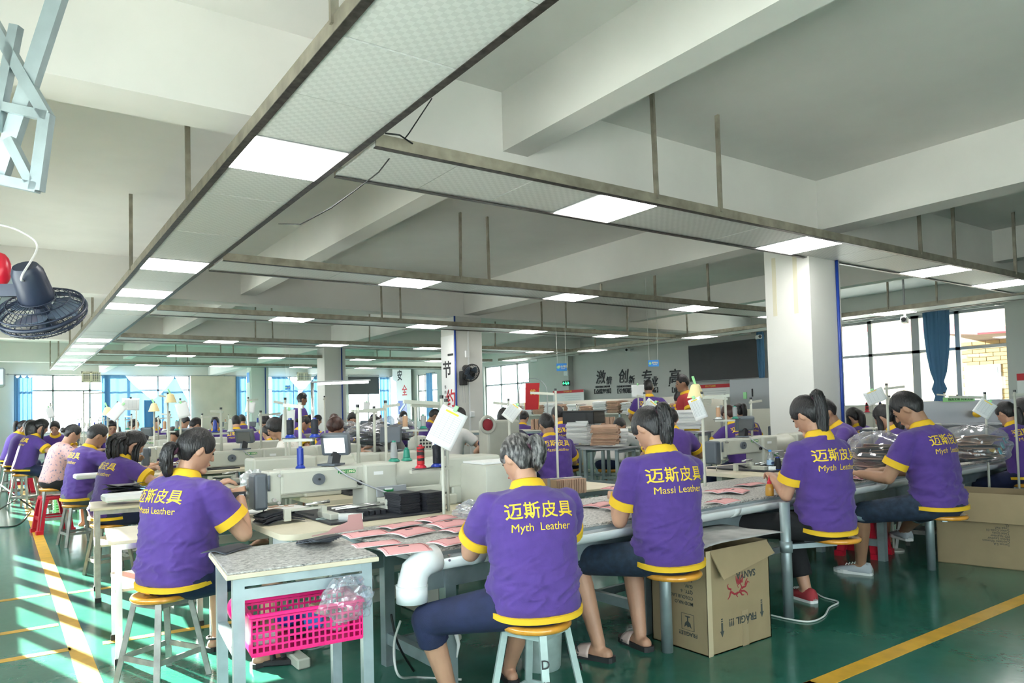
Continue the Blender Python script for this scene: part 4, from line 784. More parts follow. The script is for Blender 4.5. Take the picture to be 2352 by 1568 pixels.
l = (.72, 4.28); az = 62
stool('orange stool with bare iron legs under the woman at the left machine', (.69, 4.27, 0), R(28), .46, 'iron')
person('woman with low dark ponytail in purple polo at the nearest sewing machine', (l[0]+.05, l[1], 0), az, k=1.06, seat=.46, lean=(-2, 12), head=(20, 14, 0), fat=1.17, hair='lowpony', tail=.16, text=MASSI_TXT, vox=.0062, fine=True, pants='navy', plen=.12,
       hands=[(-.14, .33, .89), (.13, .29, .86)], poles=[(-.6, -.4, -1), (.7, -.2, -1)], feet=[wl(l, az, at(480, 1492, z=0)).xy.to_3d()/1.04, wl(l, az, at(588, 1530, z=0)).xy.to_3d()/1.04], knees=[(-.2, .9, .6), (.3, .9, .5)], shoes=('strap_black', 'sandal'), face=True)
l = (.78, 7.5); az = 74
stool('stool under the long-haired woman', (*l, 0), R(12), .46, 'iron')
person('long-haired woman in purple polo bent over the second machine', (*l, 0), az, k=1.04, lean=(4, 22), head=(34, 4, 0), hair='long', tail=.34, text=MASSI_TXT, vox=.010, pants='navy', hands=[(-.12, .46, .88), (.2, .4, .85)], fine=True)
l = (.68, 9.55); az = 76
stool('stool under the man in grey shorts', (*l, 0), R(12), .46, 'iron')
person('crop-haired man in purple polo and grey shorts at the third machine', (*l, 0), az, k=1.10, sex='m', lean=(4, 20), head=(28, 0, 0), hair='male', text=MASSI_TXT, vox=.010, pants='greyshorts', plen=.05, skin='skin_tan', hands=[(-.15, .5, .86), (.2, .48, .85)], fine=True, shoes=('strap_black', 'sandal'))
# ------------------------------------------------------------------ workers further back
BG = [ # u, v of head top, depth, facing, label, options
 (164, 974, 9.3, 80, 'woman in a pink floral blouse with bun, left aisle', dict(hair='bun', shirt='plain', shirt_m='floral_pink', trim_m=None, fat=1.05, pants='black')),
 (66, 958, 13.2, 85, 'man in purple polo at the far left aisle end', dict(sex='m', hair='male', skin='skin_tan')), (52, 958, 15, 85, 'woman in purple behind the man at the far left', dict(hair='pony')),
 (92, 953, 12.0, 78, 'woman with long loose hair at the far left, back to camera', dict(hair='long', tail=.34, text=MASSI_TXT)), (126, 960, 13.4, 190, 'woman facing the camera beside the far left curtain window', dict(hair='pony', face=True)),
 (258, 962, 13.0, 185, 'man facing the camera under the swagged curtain', dict(sex='m', hair='male', face=True)), (304, 961, 12.6, 140, 'person in purple below the white job sheets', dict(sex='m', hair='male')),
 (360, 947, 18.2, 180, 'person far back before the blue swagged curtain', dict(hair='pony')), (398, 978, 9.3, 200, 'person bent low between machines behind the second machine', dict(hair='pony', lean=(14, 34))),
 (446, 952, 13, 70, 'man with yellow collar bending right of the cream lamp', dict(sex='m', hair='male', lean=(14, 36))), (424, 925, 16, 150, 'worker standing behind a hanging sheet near the back windows', dict(hair='pony')),
 (494, 957, 14, 200, 'man facing the camera below the beige pier', dict(sex='m', hair='male', face=True)), (542, 955, 12.4, 12, 'worker in purple seen from behind, left of the fourth column', dict(sex='m', hair='male', text=MASSI_TXT)),
 (556, 943, 18, 0, 'far worker behind the one at the fourth column', dict(sex='m', hair='male')), (608, 945, 11.2, 195, 'woman with fringe and spectacles facing the camera', dict(hair='bang', face=True)),
 (616, 975, 10.3, -18, 'purple back half hidden by the girl in white blouse', dict(hair='pony', text=MASSI_TXT, lean=(14, 30))),
 (636, 958, 8.0, -75, 'girl in white floral blouse looking left, black bangs', dict(hair='bang', face=True, shirt='plain', shirt_m='white_floral', trim_m=None, vox=.0115)),
 (655, 940, 10.6, 140, 'worker in grey top with face turned right, behind the white blouse', dict(hair='bang', shirt='plain', shirt_m='grey_top', trim_m=None)), (690, 912, 15.5, 95, 'man standing before the blue curtains, looking right', dict(sex='m', hair='male', stand=True, skin='skin_tan')),
 (665, 934, 19, 180, 'distant worker left of the standing man', dict(hair='pony')), (696, 955, 12.2, 100, 'woman in purple with bun below the standing man', dict(hair='bun')), (711, 950, 14.5, 60, 'worker with yellow collar left of the third column', dict(sex='m', hair='male')), (728, 949, 17.5, 100, 'worker against the third column', dict(hair='pony')),
 (768, 950, 11.6, 10, 'brown-haired worker right of the third column, head down', dict(hair='bang', hairm='hair_brown')), (772, 958, 8.6, 95, 'woman with chestnut hair in purple eating a bun', dict(hair='bang', hairm='hair_brown', hands=[(-.05, .42, .98), (.12, .44, 1.0)], face=True, vox=.0115, head=(12, 0, 0))),
 (808, 948, 11.8, 190, 'balding man in purple facing the camera', dict(sex='m', hair='male', face=True)), (858, 950, 14.5, 185, 'worker with dark hair behind the plastic bags', dict(hair='bang')),
 (868, 951, 9.3, -80, 'man in beige shirt with spectacles leaning left over bags', dict(sex='m', hair='male', face=True, shirt='plain', shirt_m='grey_top', trim_m=None, lean=(18, 40), vox=.0115)), (925, 940, 16, 180, 'far worker behind the thread stand arm', dict(sex='m', hair='male')), (995, 922, 15, 100, 'worker far off, left of the poster column', dict(sex='m', hair='male', skin='skin_tan')),
 (1052, 929, 10.4, 75, 'man in white with short hair before the poster column', dict(sex='m', hair='male', shirt='plain', shirt_m='white_tee', trim_m=None, face=True)), (1158, 925, 9.3, 25, 'person in dark blue seen from behind a hanging sheet', dict(hair='bang', shirt='plain', shirt_m='dark_blue', trim_m=None, lean=(14, 30))),
 (1203, 945, 13, 60, 'worker in purple beside the red machine wheel', dict(sex='m', hair='male')), (1256, 951, 7.6, 14, 'crop-haired man in purple, back to camera beyond the grey-haired woman', dict(sex='m', hair='male', text=MASSI_TXT, vox=.0115, fine=True, skin='skin_tan')),
 (1282, 926, 10.2, 10, 'man in purple behind the crop-haired man', dict(sex='m', hair='male', text=MASSI_TXT, skin='skin_tan')), (1418, 925, 10.2, 60, 'person in white tee bending over card stacks', dict(sex='m', hair='male', shirt='plain', shirt_m='white_tee', trim_m=None, lean=(30, 62), head=(50, 0, 0), skin='skin_tan')),
 (1490, 884, 12.6, 60, 'man in purple standing with his back half turned', dict(sex='m', hair='male', stand=True, text=MASSI_TXT, skin='skin_tan', twist=-20)), (1572, 866, 11.6, -55, 'man in a red polo standing and looking left', dict(sex='m', hair='male', stand=True, shirt_m='red_polo', face=True, skin='skin_tan')),
 (1556, 898, 12.4, 80, 'worker in purple with badge standing behind the red polo', dict(sex='m', hair='male', stand=True, skin='skin_tan', k=.97)), (1520, 916, 10.2, -70, 'dark-haired man looking left past the card stacks', dict(sex='m', hair='male', shirt='plain', shirt_m='white_tee', trim_m=None, skin='skin_tan')),
 (1540, 936, 7.8, 40, 'woman with pinned hair in purple behind the slippered woman', dict(hair='bun', fine=True)), (1674, 929, 9.0, 8, 'woman with brown hair clip bending behind the dark screen', dict(hair='bun', hairm='hair_brown', text=MASSI_TXT)), (1698, 926, 9.8, 20, 'woman behind the brown-haired one, right of the dark screen', dict(hair='pony', text=MASSI_TXT)),
 (1898, 909, 7.25, -50, 'short-haired man in purple half hidden by the long ponytail', dict(sex='m', hair='male', skin='skin_tan', vox=.0115, fine=True)), (1962, 936, 9.2, 15, 'long-haired worker in purple right of the big column', dict(hair='long', tail=.3, text=MASSI_TXT)),
 (2034, 929, 6.9, 0, 'woman with very long black hair behind the bagged goods', dict(hair='long', tail=.42, text=MASSI_TXT, lean=(16, 30))), (2312, 921, 7.2, 22, 'ponytailed woman in purple at the right edge', dict(hair='lowpony', tail=.3, text=MASSI_TXT, vox=.01)), (2350, 912, 7.6, 40, 'worker cut off by the right edge of the picture', dict(hair='pony')),
]
bstool = None
for u, v, d, az, lab, o in BG:
    p = at(u, v, d=d); kw = dict(vox=.016, lean=(8, 24), head=(26, 0, 0), text=None, pants='navy', plen=.3, hands=[(-.16, .42, .84), (.16, .42, .84)]); kw.update(o)
    if kw.get('stand'):
        k = kw.pop('k', None) or max(.9, min(1.12, p.z/1.60)); kw['lean'] = (0, 4); kw['head'] = (12, 0, 0); kw['hands'] = [(-.24, .16, .92), (.22, .2, .95)]; off = .03; kw['plen'] = .9; kw['shoes'] = ('strap_black', 'sneaker'); seat = .46
    else:
        a0, a1 = kw['lean']; hgt = .085+.49*math.cos(R((a0+a1)/2))+.185*math.cos(R(min(kw['head'][0], 40)*.6))+.06; off = .49*math.sin(R((a0+a1)/2))+.07
        k = 1.0; seat = p.z-hgt
        if seat > .62: k = min(1.12, p.z/(hgt+.56)); seat = .56
        if seat < .40: k = max(.9, p.z/(hgt+.44)); seat = .44*k
    a = R(az); loc = (p.x-math.sin(a)*off*k, p.y-math.cos(a)*off*k, 0)
    person(lab, loc, az, k=k, seat=seat, group='workers in the hall', **kw)
    if not kw.get('stand'):
        if bstool is None: bstool = stool('stool under '+lab.split(',')[0], loc, 0, .44, 'iron'); q = bstool
        else: q = copy_tree(bstool, loc, random.uniform(0, 1), 'stool under the '+' '.join(lab.split()[:11]))
        q.scale = (1, 1, (seat+.004)/.44)
def smooth(pts, n=8):
    pts = [Vector(p) for p in pts]; out = []
    for i in range(len(pts)-1):
        a, b, c, d = pts[max(i-1, 0)], pts[i], pts[i+1], pts[min(i+2, len(pts)-1)]
        for j in range(n): t = j/n; out.append(.5*((2*b)+(c-a)*t+(2*a-5*b+4*c-d)*t*t+(3*b-a-3*c+d)*t**3))
    return out+[pts[-1]]
# ------------------------------------------------------------------ walls: curtains, boards, signs
def curtain(label, axis, c, a0, a1, z0, z1, n, amp, top=None, bot=None, name='curtain'):
    """Hanging cloth along an axis; top/bot: functions 0..1 -> height."""
    f = lambda a, b: (lambda s, z: (s, c+amp*math.sin(n*2*PI*a+1.3*math.sin(5*a))*(.55+.45*b), z) if axis == 'x' else (c+amp*math.sin(n*2*PI*a+1.3*math.sin(5*a))*(.55+.45*b), s, z))(a0+(a1-a0)*a, (lambda zt, zb: zt+(zb-zt)*b)(top(a) if top else z1, bot(a) if bot else z0))
    return tag(MB().grid(f, max(24, n*10), 14).build(name, M_['curtain'], None, True), label, 'curtain', 'blue window curtains')
YC = YB-.16
zb = lambda v, u=300: at(u, v, y=YC).z
curtain('blue curtain gathered at the left end of the back windows', 'x', YC, at(32, 900, y=YC).x, at(75, 900, y=YC).x, .8, 3.22, 5, .06, top=lambda a: 3.22-.12*abs(math.sin(a*9)))
curtain('narrow blue curtain beside the first ventilation grille', 'x', YC, at(233, 900, y=YC).x, at(252, 900, y=YC).x, .8, 3.22, 2, .05)
curtain('blue curtain pulled into a swag left of the cream lamp', 'x', YC-.05, at(240, 900, y=YC).x, at(352, 900, y=YC).x, .8, 3.2, 5, .05, top=lambda a: 3.22 if a < .42 else 3.22-1.05*((a-.42)/.58)**.85)
curtain('sagging blue curtain corner hanging from a hook', 'x', YC-.08, at(330, 900, y=YC).x, at(430, 900, y=YC).x, .8, 3.2, 4, .04, top=lambda a: 2.2+.98*max(0, (a-.12)/.58)**1.6 if a < .7 else 3.2-(a-.7)*3.4)
curtain('blue curtain hanging left of the fourth column', 'x', YC, at(542, 900, y=YC).x, at(566, 900, y=YC).x, .8, 3.2, 3, .06); curtain('blue curtain drawn across the window right of the fourth column', 'x', YC, at(624, 900, y=YC).x, at(684, 900, y=YC).x, .8, 3.2, 5, .06, top=lambda a: 3.2 if a < .6 else 3.2-1.3*(a-.6))
curtain('blue curtain looped under the second ventilation grille', 'x', YC-.04, at(684, 900, y=YC).x, at(727, 900, y=YC).x, .8, 3.2, 4, .06, top=lambda a: 2.3+1.0*a); curtain('teal curtain right of the dark board at the back', 'x', YC, at(872, 900, y=YC).x, at(893, 900, y=YC).x, .8, 3.2, 3, .06)
curtain('blue curtain at the far right-hand window behind the poster column', 'y', XR-.16, ry_(1000), ry_(988), .9, 3.2, 2, .05)
def vent(label, u0, u1, v0, v1):
    a, b = at(u0, v0, y=YB-.05), at(u1, v1, y=YB-.05); t = thing('ventilation_grille', label, 'vent', (a.x, YB-.06, b.z), 0, 'ventilation grilles'); w, h = b.x-a.x, a.z-b.z
    for p, q in (((0, 0), (w, .05)), ((0, h-.05), (w, h)), ((0, 0), (.05, h)), ((w-.05, 0), (w, h)), ((w/2-.03, 0), (w/2+.03, h))): MB().box((p[0], -.03, p[1]), (q[0], .05, q[1])).build('frame', M_['cream'], t)
    MB().box((.02, .03, .02), (w-.02, .05, h-.02)).build('backing', M_['ink'], t)
    for i in range(6): MB().box((.04, -.01, .06+(h-.1)*i/6), (w-.04, .02, .06+(h-.1)*(i+.45)/6)).build('slat', M_['cream'], t)
    for i in range(8): MB().box((.05+(w-.1)*(i+.3)/8, -.018, .04), (.05+(w-.1)*(i+.6)/8, -.008, h-.04)).build('slat', M_['cream'], t)
vent('cream ventilation grille above the left back windows', 187, 232, 853, 878); vent('cream ventilation grille above the looped curtain', 682, 715, 855, 875)
p0, p1 = at(800, 862, y=YB-.1), at(871, 905, y=YB-.1); t = thing('roller_screen', 'dark board hung across the rearmost window', 'board', (p0.x, YB-.1, p1.z)); MB().box((0, 0, 0), (p1.x-p0.x, .03, p0.z-p1.z)).build('panel', mat('dark_cloth', (.06, .065, .07), .8), t); MB().cyl((0, .0, p0.z-p1.z), (p1.x-p0.x, 0, p0.z-p1.z), .04).build('roller', M_['alu'], t)
def wtext(s, u, v, size, m, par, bold=.004, x=XR-.012, shear=0, spacing=1): p = at(u, v, x=x); return lettering(s, size, m, par, MXN(x, p.y, p.z), bold, depth=.006, shear=shear, spacing=spacing)
slog = thing('wall_slogan', 'black raised brush lettering on the grey right-hand wall', 'lettering', (0, 0, 0))
for s1, s2, u, v in (('激', '情', 1379, 868), ('创', '新', 1431, 866), ('专', '业', 1484, 868), ('高', '效', 1548, 867)):
    wtext(s1, u, v, .46, M_['ink'], slog, .006, shear=.15); wtext(s2, u+19, v+7, .27, M_['ink'], slog, .004, shear=.15)
wtext('LIGHTING DREAM', 1384, 888, .085, M_['ink'], slog, .002); wtext('FASHION LEADER', 1434, 887, .085, M_['ink'], slog, .002); wtext('ITY', 1505, 885, .085, M_['ink'], slog, .002); wtext('A', 1537, 885, .085, M_['ink'], slog, .002)
wtext('【点燃梦想】', 1384, 899, .17, M_['ink'], slog, .003); wtext('【引领潮流', 1434, 898, .17, M_['ink'], slog, .003); wtext('新】', 1508, 896, .17, M_['ink'], slog, .003); wtext('【成就', 1552, 896, .17, M_['ink'], slog, .003)
a, b = at(1580, 789, x=XR-.2), at(1745, 868, x=XR-.2); t = thing('wall_display', 'large black display hung high on the right-hand wall', 'display', (XR-.2, b.y, b.z)); w, h = a.y-b.y, 1.04
MB().box((0, 0, 0), (.18, w, h), .01).build('case', M_['alu'], t); MB().box((-.012, .02, .02), (0, w-.02, h-.02)).build('screen', mat('black_display', (.012, .012, .013), .5), t)
a, b = at(1740, 868, x=XR-.35), at(1765, 955, x=XR-.35); t = thing('wall_cabinet', 'grey metal cabinet with warning sticker by the big column', 'cabinet', (XR-.35, b.y, b.z)); MB().box((0, -.1, 0), (.34, 1.15, a.z-b.z), .01).build('body', M_['machg'], t); d_ = MB().box((-.012, -.08, .03), (0, .5, a.z-b.z-.03)).build('door', M_['machg'], t); MB().box((-.03, .42, .5), (-.012, .45, .7)).build('handle', M_['ink'], d_); MB().box((-.014, .62, .45), (-.002, .72, .62)).build('sticker', M_['lime'], t)
def banner(label, u0, u1, v0, vm, v1, words, x=XR-.05, name='notice_board'):
    a, b = at(u0, v0, x=x), at(u1, v1, x=x); m_ = at(u0, vm, x=x).z; t = thing(name, label, 'notice board', (x, b.y, b.z)); w, h = a.y-b.y, a.z-b.z
    MB().box((0, 0, 0), (.03, w, h)).build('board', M_['paper'], t); MB().box((-.004, 0, m_-b.z), (0, w, h)).build('heading_band', M_['redink'], t); lettering(words, (h-(m_-b.z))*.6, M_['gold'], t, MXN(-.006, w/2, (h+m_-b.z)/2), .001)
    for i in range(3): MB().box((-.002, w*.1, (m_-b.z)*(.25+.22*i)), (-.0005, w*(.5+.1*i), (m_-b.z)*(.27+.22*i))).build('written_line', M_['machg'], t)
banner('white notice board with dark red heading, left of the slogan', 1270, 1341, 898, 904, 922, '生产安全责任看板', XR-.28); banner('white notice board with red heading below the display', 1590, 1677, 885, 893, 912, '员工行为准则'); banner('red-headed notice at the right edge of the picture', 2335, 2400, 858, 874, 905, '公告', XR-.16)
t = thing('pennant', 'red award pennant with yellow fringe hung on a wire arch', 'pennant', at(1224, 912, d=15.2)); t.rotation_euler = (0, 0, R(-38)); MB().add([(-.15, 0, .30), (.15, 0, .30), (.11, 0, -.26), (-.17, 0, -.26)], [(0, 1, 2, 3)]).build('cloth', M_['red'], t, solid=.006); MB().bar((.14, 0, .2), (.12, 0, -.25), .02, .01).build('fringe', M_['gold'], t); MB().bar((-.16, 0, .2), (-.18, 0, -.25), .02, .01).build('fringe', M_['gold'], t)
MB().tube([(.30*math.cos(a), .02, .10+.30*math.sin(a)) for a in [PI*i/14 for i in range(15)]], .008, 6).build('wire_arch', M_['machg'], t); MB().bar((.30, .02, .1), (.30, .02, -t.location.z), .02, .02).build('arch_post', M_['machg'], t); MB().bar((-.30, .02, .1), (-.30, .02, -t.location.z), .02, .02).build('arch_post', M_['machg'], t); lettering('优', .13, M_['gold'], t, Matrix.Translation((0, -.006, .1)) @ Euler((R(90), 0, 0)).to_matrix().to_4x4(), .001)
p = at(1301, 880, x=XR-.24); t = thing('exit_sign', 'green lit exit sign with emergency lamp above it', 'exit sign', (XR-.26, p.y, p.z)); MB().box((0, -.19, -.085), (.035, .19, .085), .006).build('case', M_['ink'], t); lettering('←', .17, M_['green_led'], t, MXN(-.003, .1, 0), .003); lettering('→', .17, M_['green_led'], t, MXN(-.003, -.1, 0), .003); MB().tube([(-.003, 0, .06), (-.003, .01, .0), (-.003, -.03, -.05)], .014, 6).build('running_figure', M_['green_led'], t); MB().box((0, -.1, .26), (.06, .12, .42), .01).build('emergency_lamp', M_['white'], t); MB().sph((-.01, -.05, .50), .05).build('lamp_head', M_['white'], t, True)
def hsign(label, u, v, d, w, h, words, face):
    p = at(u, v, d=d); t = thing('hanging_sign', label, 'sign', p, R(face), 'blue hanging signs'); MB().box((-w/2, -.004, -h/2), (w/2, .004, h/2)).build('board', M_['skyblue'], t); MB().loft([[(-w*.32+r*math.cos(a), y, r*math.sin(a)) for a in [2*PI*i/18 for i in range(18)]] for r, y in ((h*.2, -.0042), (h*.2, -.0055))]).build('emblem', M_['lime'], t)
    lettering(words, h*.33, M_['pale_y'], t, Matrix.Translation((w*.14, -.006, h*.06)) @ Euler((R(90), 0, 0)).to_matrix().to_4x4(), .001); MB().box((-w*.06, -.0055, -h*.22), (w*.34, -.0042, -h*.16)).build('caption', M_['paper'], t)
    for x in (-.4, .4): MB().cyl((w*x, 0, h/2), (w*x*1.3, 0, ZC-p.z), .003, seg=5).build('cord', M_['wire_w'], t)
hsign('blue hanging sign before the exit sign', 1290, 843, 14.2, .20, .15, '作业看区', -38); hsign('blue hanging sign above the slogan', 1501, 834, 13.0, .19, .115, '检验台', -38); hsign('small blue sign before the curtain by the third column', 661, 890, 17, .12, .1, '一组', -25)
def camera_(label, u, v, d, face):
    p = at(u, v, x=XR-.24) if d > 13 else at(u, v, d=d); t = thing('security_camera', label, 'camera', p, R(face), 'security cameras'); MB().box((-.05, -.16, -.05), (.05, .12, .05), .015).build('housing', M_['white'], t); MB().cyl((0, -.165, 0), (0, -.15, 0), .04).build('lens', M_['ink'], t); MB().cyl((0, .06, -.02), Euler((0, 0, -R(face))).to_matrix() @ Vector((.26 if d > 13 else 0, 0, .05 if d > 13 else ZC-p.z)), .018).build('bracket', M_['machg'], t)
camera_('security camera left of the blue hanging signs', 1226, 828, 18, 20); camera_('security camera high on the slogan wall', 1442, 804, 16.5, -60); camera_('security camera right of the black display', 1742, 774, 16.6, -40); camera_('white security camera before the right-hand windows', 2078, 735, 12.6, -70)
pp = at(922, 868, x=XR-.2); sf = thing('safety_poster', 'safety lettering with blue emblem on the back corner pier', 'poster', (XR-.19, pp.y, pp.z)); MB().box((-.004, -1.0, -2.0), (0, 1.0, .6)).build('board', M_['paper'], sf); lettering('安', .55, M_['ink'], sf, MXN(-.006, .2, .1), .01); lettering('全', .55, M_['redink'], sf, MXN(-.006, -.3, -.65), .01); MB().box((-.006, -.5, -1.75), (-.004, .4, -1.1)).build('emblem_panel', M_['bluepl'], sf); MB().box((-.006, -.55, .42), (-.004, -.1, .48)).build('bracket', M_['ink'], sf)
MB().bar((-.008, .25, -1.62), (-.008, -.35, -1.25), .03, .12).build('emblem', M_['paper'], sf)
# knotted curtain at the right-hand window
def bundle_curtain(label, y, zs_, rs, x=XR-.2):
    rg = []
    for z, r in zip(zs_, rs): rg.append([(x+(r*.45)*math.cos(a)*(1+.25*math.sin(9*a)), y+r*math.sin(a)*(1+.12*math.sin(9*a+z)), z) for a in [2*PI*i/54 for i in range(54)]])
    return tag(MB().loft(rg).build('curtain', M_['curtain'], None, True), label, 'curtain', 'blue window curtains')
yk = ry_(2168); kc = bundle_curtain('blue curtain tied in a knot at the right-hand window', yk, [3.2, 2.7, 2.3, 1.95, 1.75, 1.68, 1.6, 1.52, 1.45, 1.3, 1.22], [.24, .23, .20, .15, .09, .11, .14, .11, .08, .13, .15]); bundle_curtain('blue curtain left of the big column', ry_(1762), [3.3, 2.6, 2.1, 1.8, 1.7, 1.55, 1.45], [.1, .1, .08, .05, .09, .09, .05])
# ------------------------------------------------------------------ card racks and stacks at the back
rk = thing('card_rack', 'long cream rack loaded with card stacks below the slogan', 'rack', (12.7, 10.6, 0))
for z in (.45, .85, 1.22): MB().box((0, 0, z), (.6, 8.2, z+.03)).build('shelf', M_['shelfboard'], rk)
for y in (0, 2.7, 5.4, 8.14):
    for x in (0, .56): MB().box((x, y, 0), (x+.04, y+.06, 1.25)).build('upright', M_['galv'], rk)
MB().box((.6, 0, .2), (.63, 8.2, 1.62)).build('back_board', M_['shelfboard'], rk)
for i in range(15): sheet_stack('%s stack of folded card on the long rack, %s from its right end' % (('uneven', 'tall', 'low')[i % 3], ('first', 'second', 'third', 'fourth', 'fifth', 'sixth', 'seventh', 'eighth', 'ninth', 'tenth', 'eleventh', 'twelfth', 'thirteenth', 'fourteenth', 'fifteenth')[i]), (12.9, 10.95+i*.53, 1.25), R(random.uniform(-14, 14)), random.choice((9, 12, 14)), .36, .44, .022, 'brownl' if i % 2 else 'paper', .03, 'card_stack', bend=.012, group='card stacks on the rack')
for i in range(4): sheet_stack('row of cards standing on the bench behind the men in purple, %s' % ('leftmost', 'second', 'third', 'rightmost')[i], at(1222+i*48, 955, d=11.75).xy.to_3d()+Vector((0, 0, 1.062)), R(-40), 16, .17, .22, .021, 'brownl', .012, 'card_row', upright=True, group='standing card rows')
table('long bench carrying the standing card rows', (at(1300, 955, d=11.9).x, at(1300, 955, d=11.9).y, 0), R(-36), 3.6, .7, 1.06, 'shelfboard', 'galv', .04)
for i, (u, v, d, n) in enumerate(((1336, 1018, 9.2, 16), (1352, 1015, 9.4, 14), (1392, 1022, 8.6, 12), (1412, 1020, 8.8, 9), (1578, 985, 9.2, 12))): sheet_stack(('grey card stack beneath the black crate', 'second grey stack beside the black crate', 'loose folded leather pile before the white tee', 'smaller folded pile right of the loose one', 'grey stack left of the red polo man')[i], at(u, v, d=d), R(20+i*9), n, .24, .30, .018, 'paper' if i != 2 else 'brownl', .02, 'card_stack', bend=.01 if i < 2 else .03)
for u, v, d, lb in ((1345, 1022, 9.3, 'low bench under the grey card stacks'), (1400, 1026, 8.7, 'low bench under the folded leather piles'), (1578, 990, 9.2, 'low bench under the stack by the red polo man')):
    p = at(u, v, d=d); table(lb, (p.x, p.y, 0), R(20), .55, .5, p.z-.004, 'machg', 'galv', .035)
p = at(1341, 972, d=9.25); ct = thing('crate', 'black plastic crate standing on grey card stacks', 'crate', p, R(22))
for a_, b_ in (((-.16, -.22, 0), (.16, .22, .01)), ((-.16, -.22, 0), (-.15, .22, .16)), ((.15, -.22, 0), (.16, .22, .16)), ((-.16, -.22, 0), (.16, -.21, .16)), ((-.16, .21, 0), (.16, .22, .16))): MB().box(a_, b_).build('crate_side', M_['black_p'], ct)
MB().box((-.172, -.232, .145), (.172, .232, .165), .004).build('crate_rim', M_['black_p'], ct)
for x0, y0, x1, y1, h, lb in ((11.5, 9.2, 11.5, 10.6, 1.36, 'cream partition board behind the red polo man'), (10.2, 7.9, 11.3, 7.9, 1.30, 'cream partition board right of the big column'), (11.6, 7.4, 12.9, 6.2, 1.32, 'cream partition board behind the young man')):
    t = thing('partition', lb, 'partition', (0, 0, 0)); MB().bar((x0, y0, h/2), (x1, y1, h/2), .03, h).build('board', M_['shelfboard'], t); MB().bar((x0, y0, 0), (x0, y0, h+.02), .05, .05).build('post', M_['alu'], t); MB().bar((x1, y1, 0), (x1, y1, h+.02), .05, .05).build('post', M_['alu'], t)
p = at(2202, 917, d=9.8); t = thing('notice_strip', 'green notice strip on the partition at the right', 'sign', p, R(-52)); MB().box((-.19, -.004, -.03), (.19, .004, .03)).build('board', mat('pale_green_card', (.25, .55, .22), .6), t); lettering('独具无限 风采无限', .036, M_['ink'], t, Matrix.Translation((.02, -.006, 0)) @ Euler((R(90), 0, 0)).to_matrix().to_4x4(), .0004)
t = thing('shelf_cubicle', 'grey shelf cubicle below the green notice strip', 'shelf', at(2200, 922, d=9.95).xy.to_3d(), R(-52)); MB().box((-.55, 0, 0), (.55, .03, 1.36)).build('back', M_['machg'], t)
for x in (-.55, .52): MB().box((x, -.35, 0), (x+.03, 0, 1.36)).build('side', M_['machg'], t)
for z in (.7, 1.03): MB().box((-.53, -.35, z), (.53, 0, z+.02)).build('shelf', M_['machg'], t)
tag(MB().sph(at(2245, 950, d=9.7), (.07, .06, .05)).build('helmet', mat('yellow_plastic', (.75, .45, .02), .35), None, True), 'small yellow plastic lump in the shelf cubicle', 'bag'); 
# ------------------------------------------------------------------ fans and steelwork
def fan(label, loc, axis, r, m, post, n=46, mount=None):
    t = thing('fan', label, 'fan', loc, 0); q = Vector(axis).normalized().to_track_quat('Z', 'Y').to_matrix().to_4x4(); M = q
    for rr, z, w in ((r, 0, .010), (r*.98, .03, .005), (r*.98, -.03, .005), (r*.72, .062, .003), (r*.42, .072, .003), (r*.72, -.07, .003), (r*.4, -.085, .003)): MB().tube([(rr*math.cos(a), rr*math.sin(a), z) for a in [2*PI*i/40 for i in range(40)]], w, 6, close=True, M=M).build('guard_ring', M_[m], t, True)
    gm = {}
    for sgn, tip in ((1, .075), (-1, -.09)):
        me = MB().tube([(.035, 0, tip), (r*.42, 0, tip*.95), (r*.75, 0, tip*.8), (r*.94, 0, tip*.5), (r, 0, 0)], .0016, 4).mesh('guard_wire'); me.materials.append(M_[m])
        for i in range(n): o = bpy.data.objects.new('guard_wire', me); C.objects.link(o); o.parent = t; o.matrix_basis = M @ Euler((0, 0, 2*PI*(i+.5*(sgn < 0))/n)).to_matrix().to_4x4()
    for i in range(3):
        B = M @ Euler((0, 0, 2*PI*i/3)).to_matrix().to_4x4(); MB().grid(lambda a, b: (lerp(.03, r*.86, a), lerp(-.05, .11, b)*(.5+.6*math.sin(PI*min(1, a+.15))), .03*(b-.4)), 8, 6, M=B).build('blade', mat('fan_blade', (.10, .13, .18), .3) if i == 0 and 'fan_blade' not in bpy.data.materials else bpy.data.materials['fan_blade'], t, True, solid=.003)
    MB().lathe([(.03, -.10), (.045, -.095), (.04, -.02), (.03, .03)], M=M).build('hub', M_[m], t, AS); MB().lathe([(.075, .07), (.08, .09), (.07, .22), (.055, .25), (.02, .252)], M=M).build('motor_housing', M_[m], t, AS)
    return t, M
FP = at(97, 716, d=3.6); ft, FM = fan('dark blue wall fan tilted down, close at the upper left', FP, (-.28, -.5, .76), .195, 'navyfan', None)
MB().bar(FM @ Vector((-.03, 0, .12)), Vector((-.20, .05, .10)), .03, .06).build('arm', M_['navyfan'], ft); MB().bar(Vector((-.2, .05, .10)), Vector((-.36, .1, .12)), .04, .07).build('arm', M_['navyfan'], ft)
MB().tube(smooth([FM @ Vector((.0, -.06, .20)), FM @ Vector((0.03, -.10, .25)), Vector((-.02, .0, .33)), Vector((-.10, .0, .40)), Vector((-.2, 0, .42))]), .005, 7).build('cable', M_['wire_w'], ft, True)
fp = at(1082, 856, y=11.75-.33); f2, FM2 = fan('black wall fan with pull cords on the poster column', fp, (.0, .82, .42), .17, 'black_p', None, 30); f2.rotation_euler = (0, 0, 0)
bx0 = Vector((7.0+.27, 11.75, 0)); MB().box((-.07, .22, -.22), (.06, .33, .05), .015).build('switch_box', M_['black_p'], f2); MB().bar((0, .2, .10), (0, .28, -.02), .03, .05).build('arm', M_['black_p'], f2)
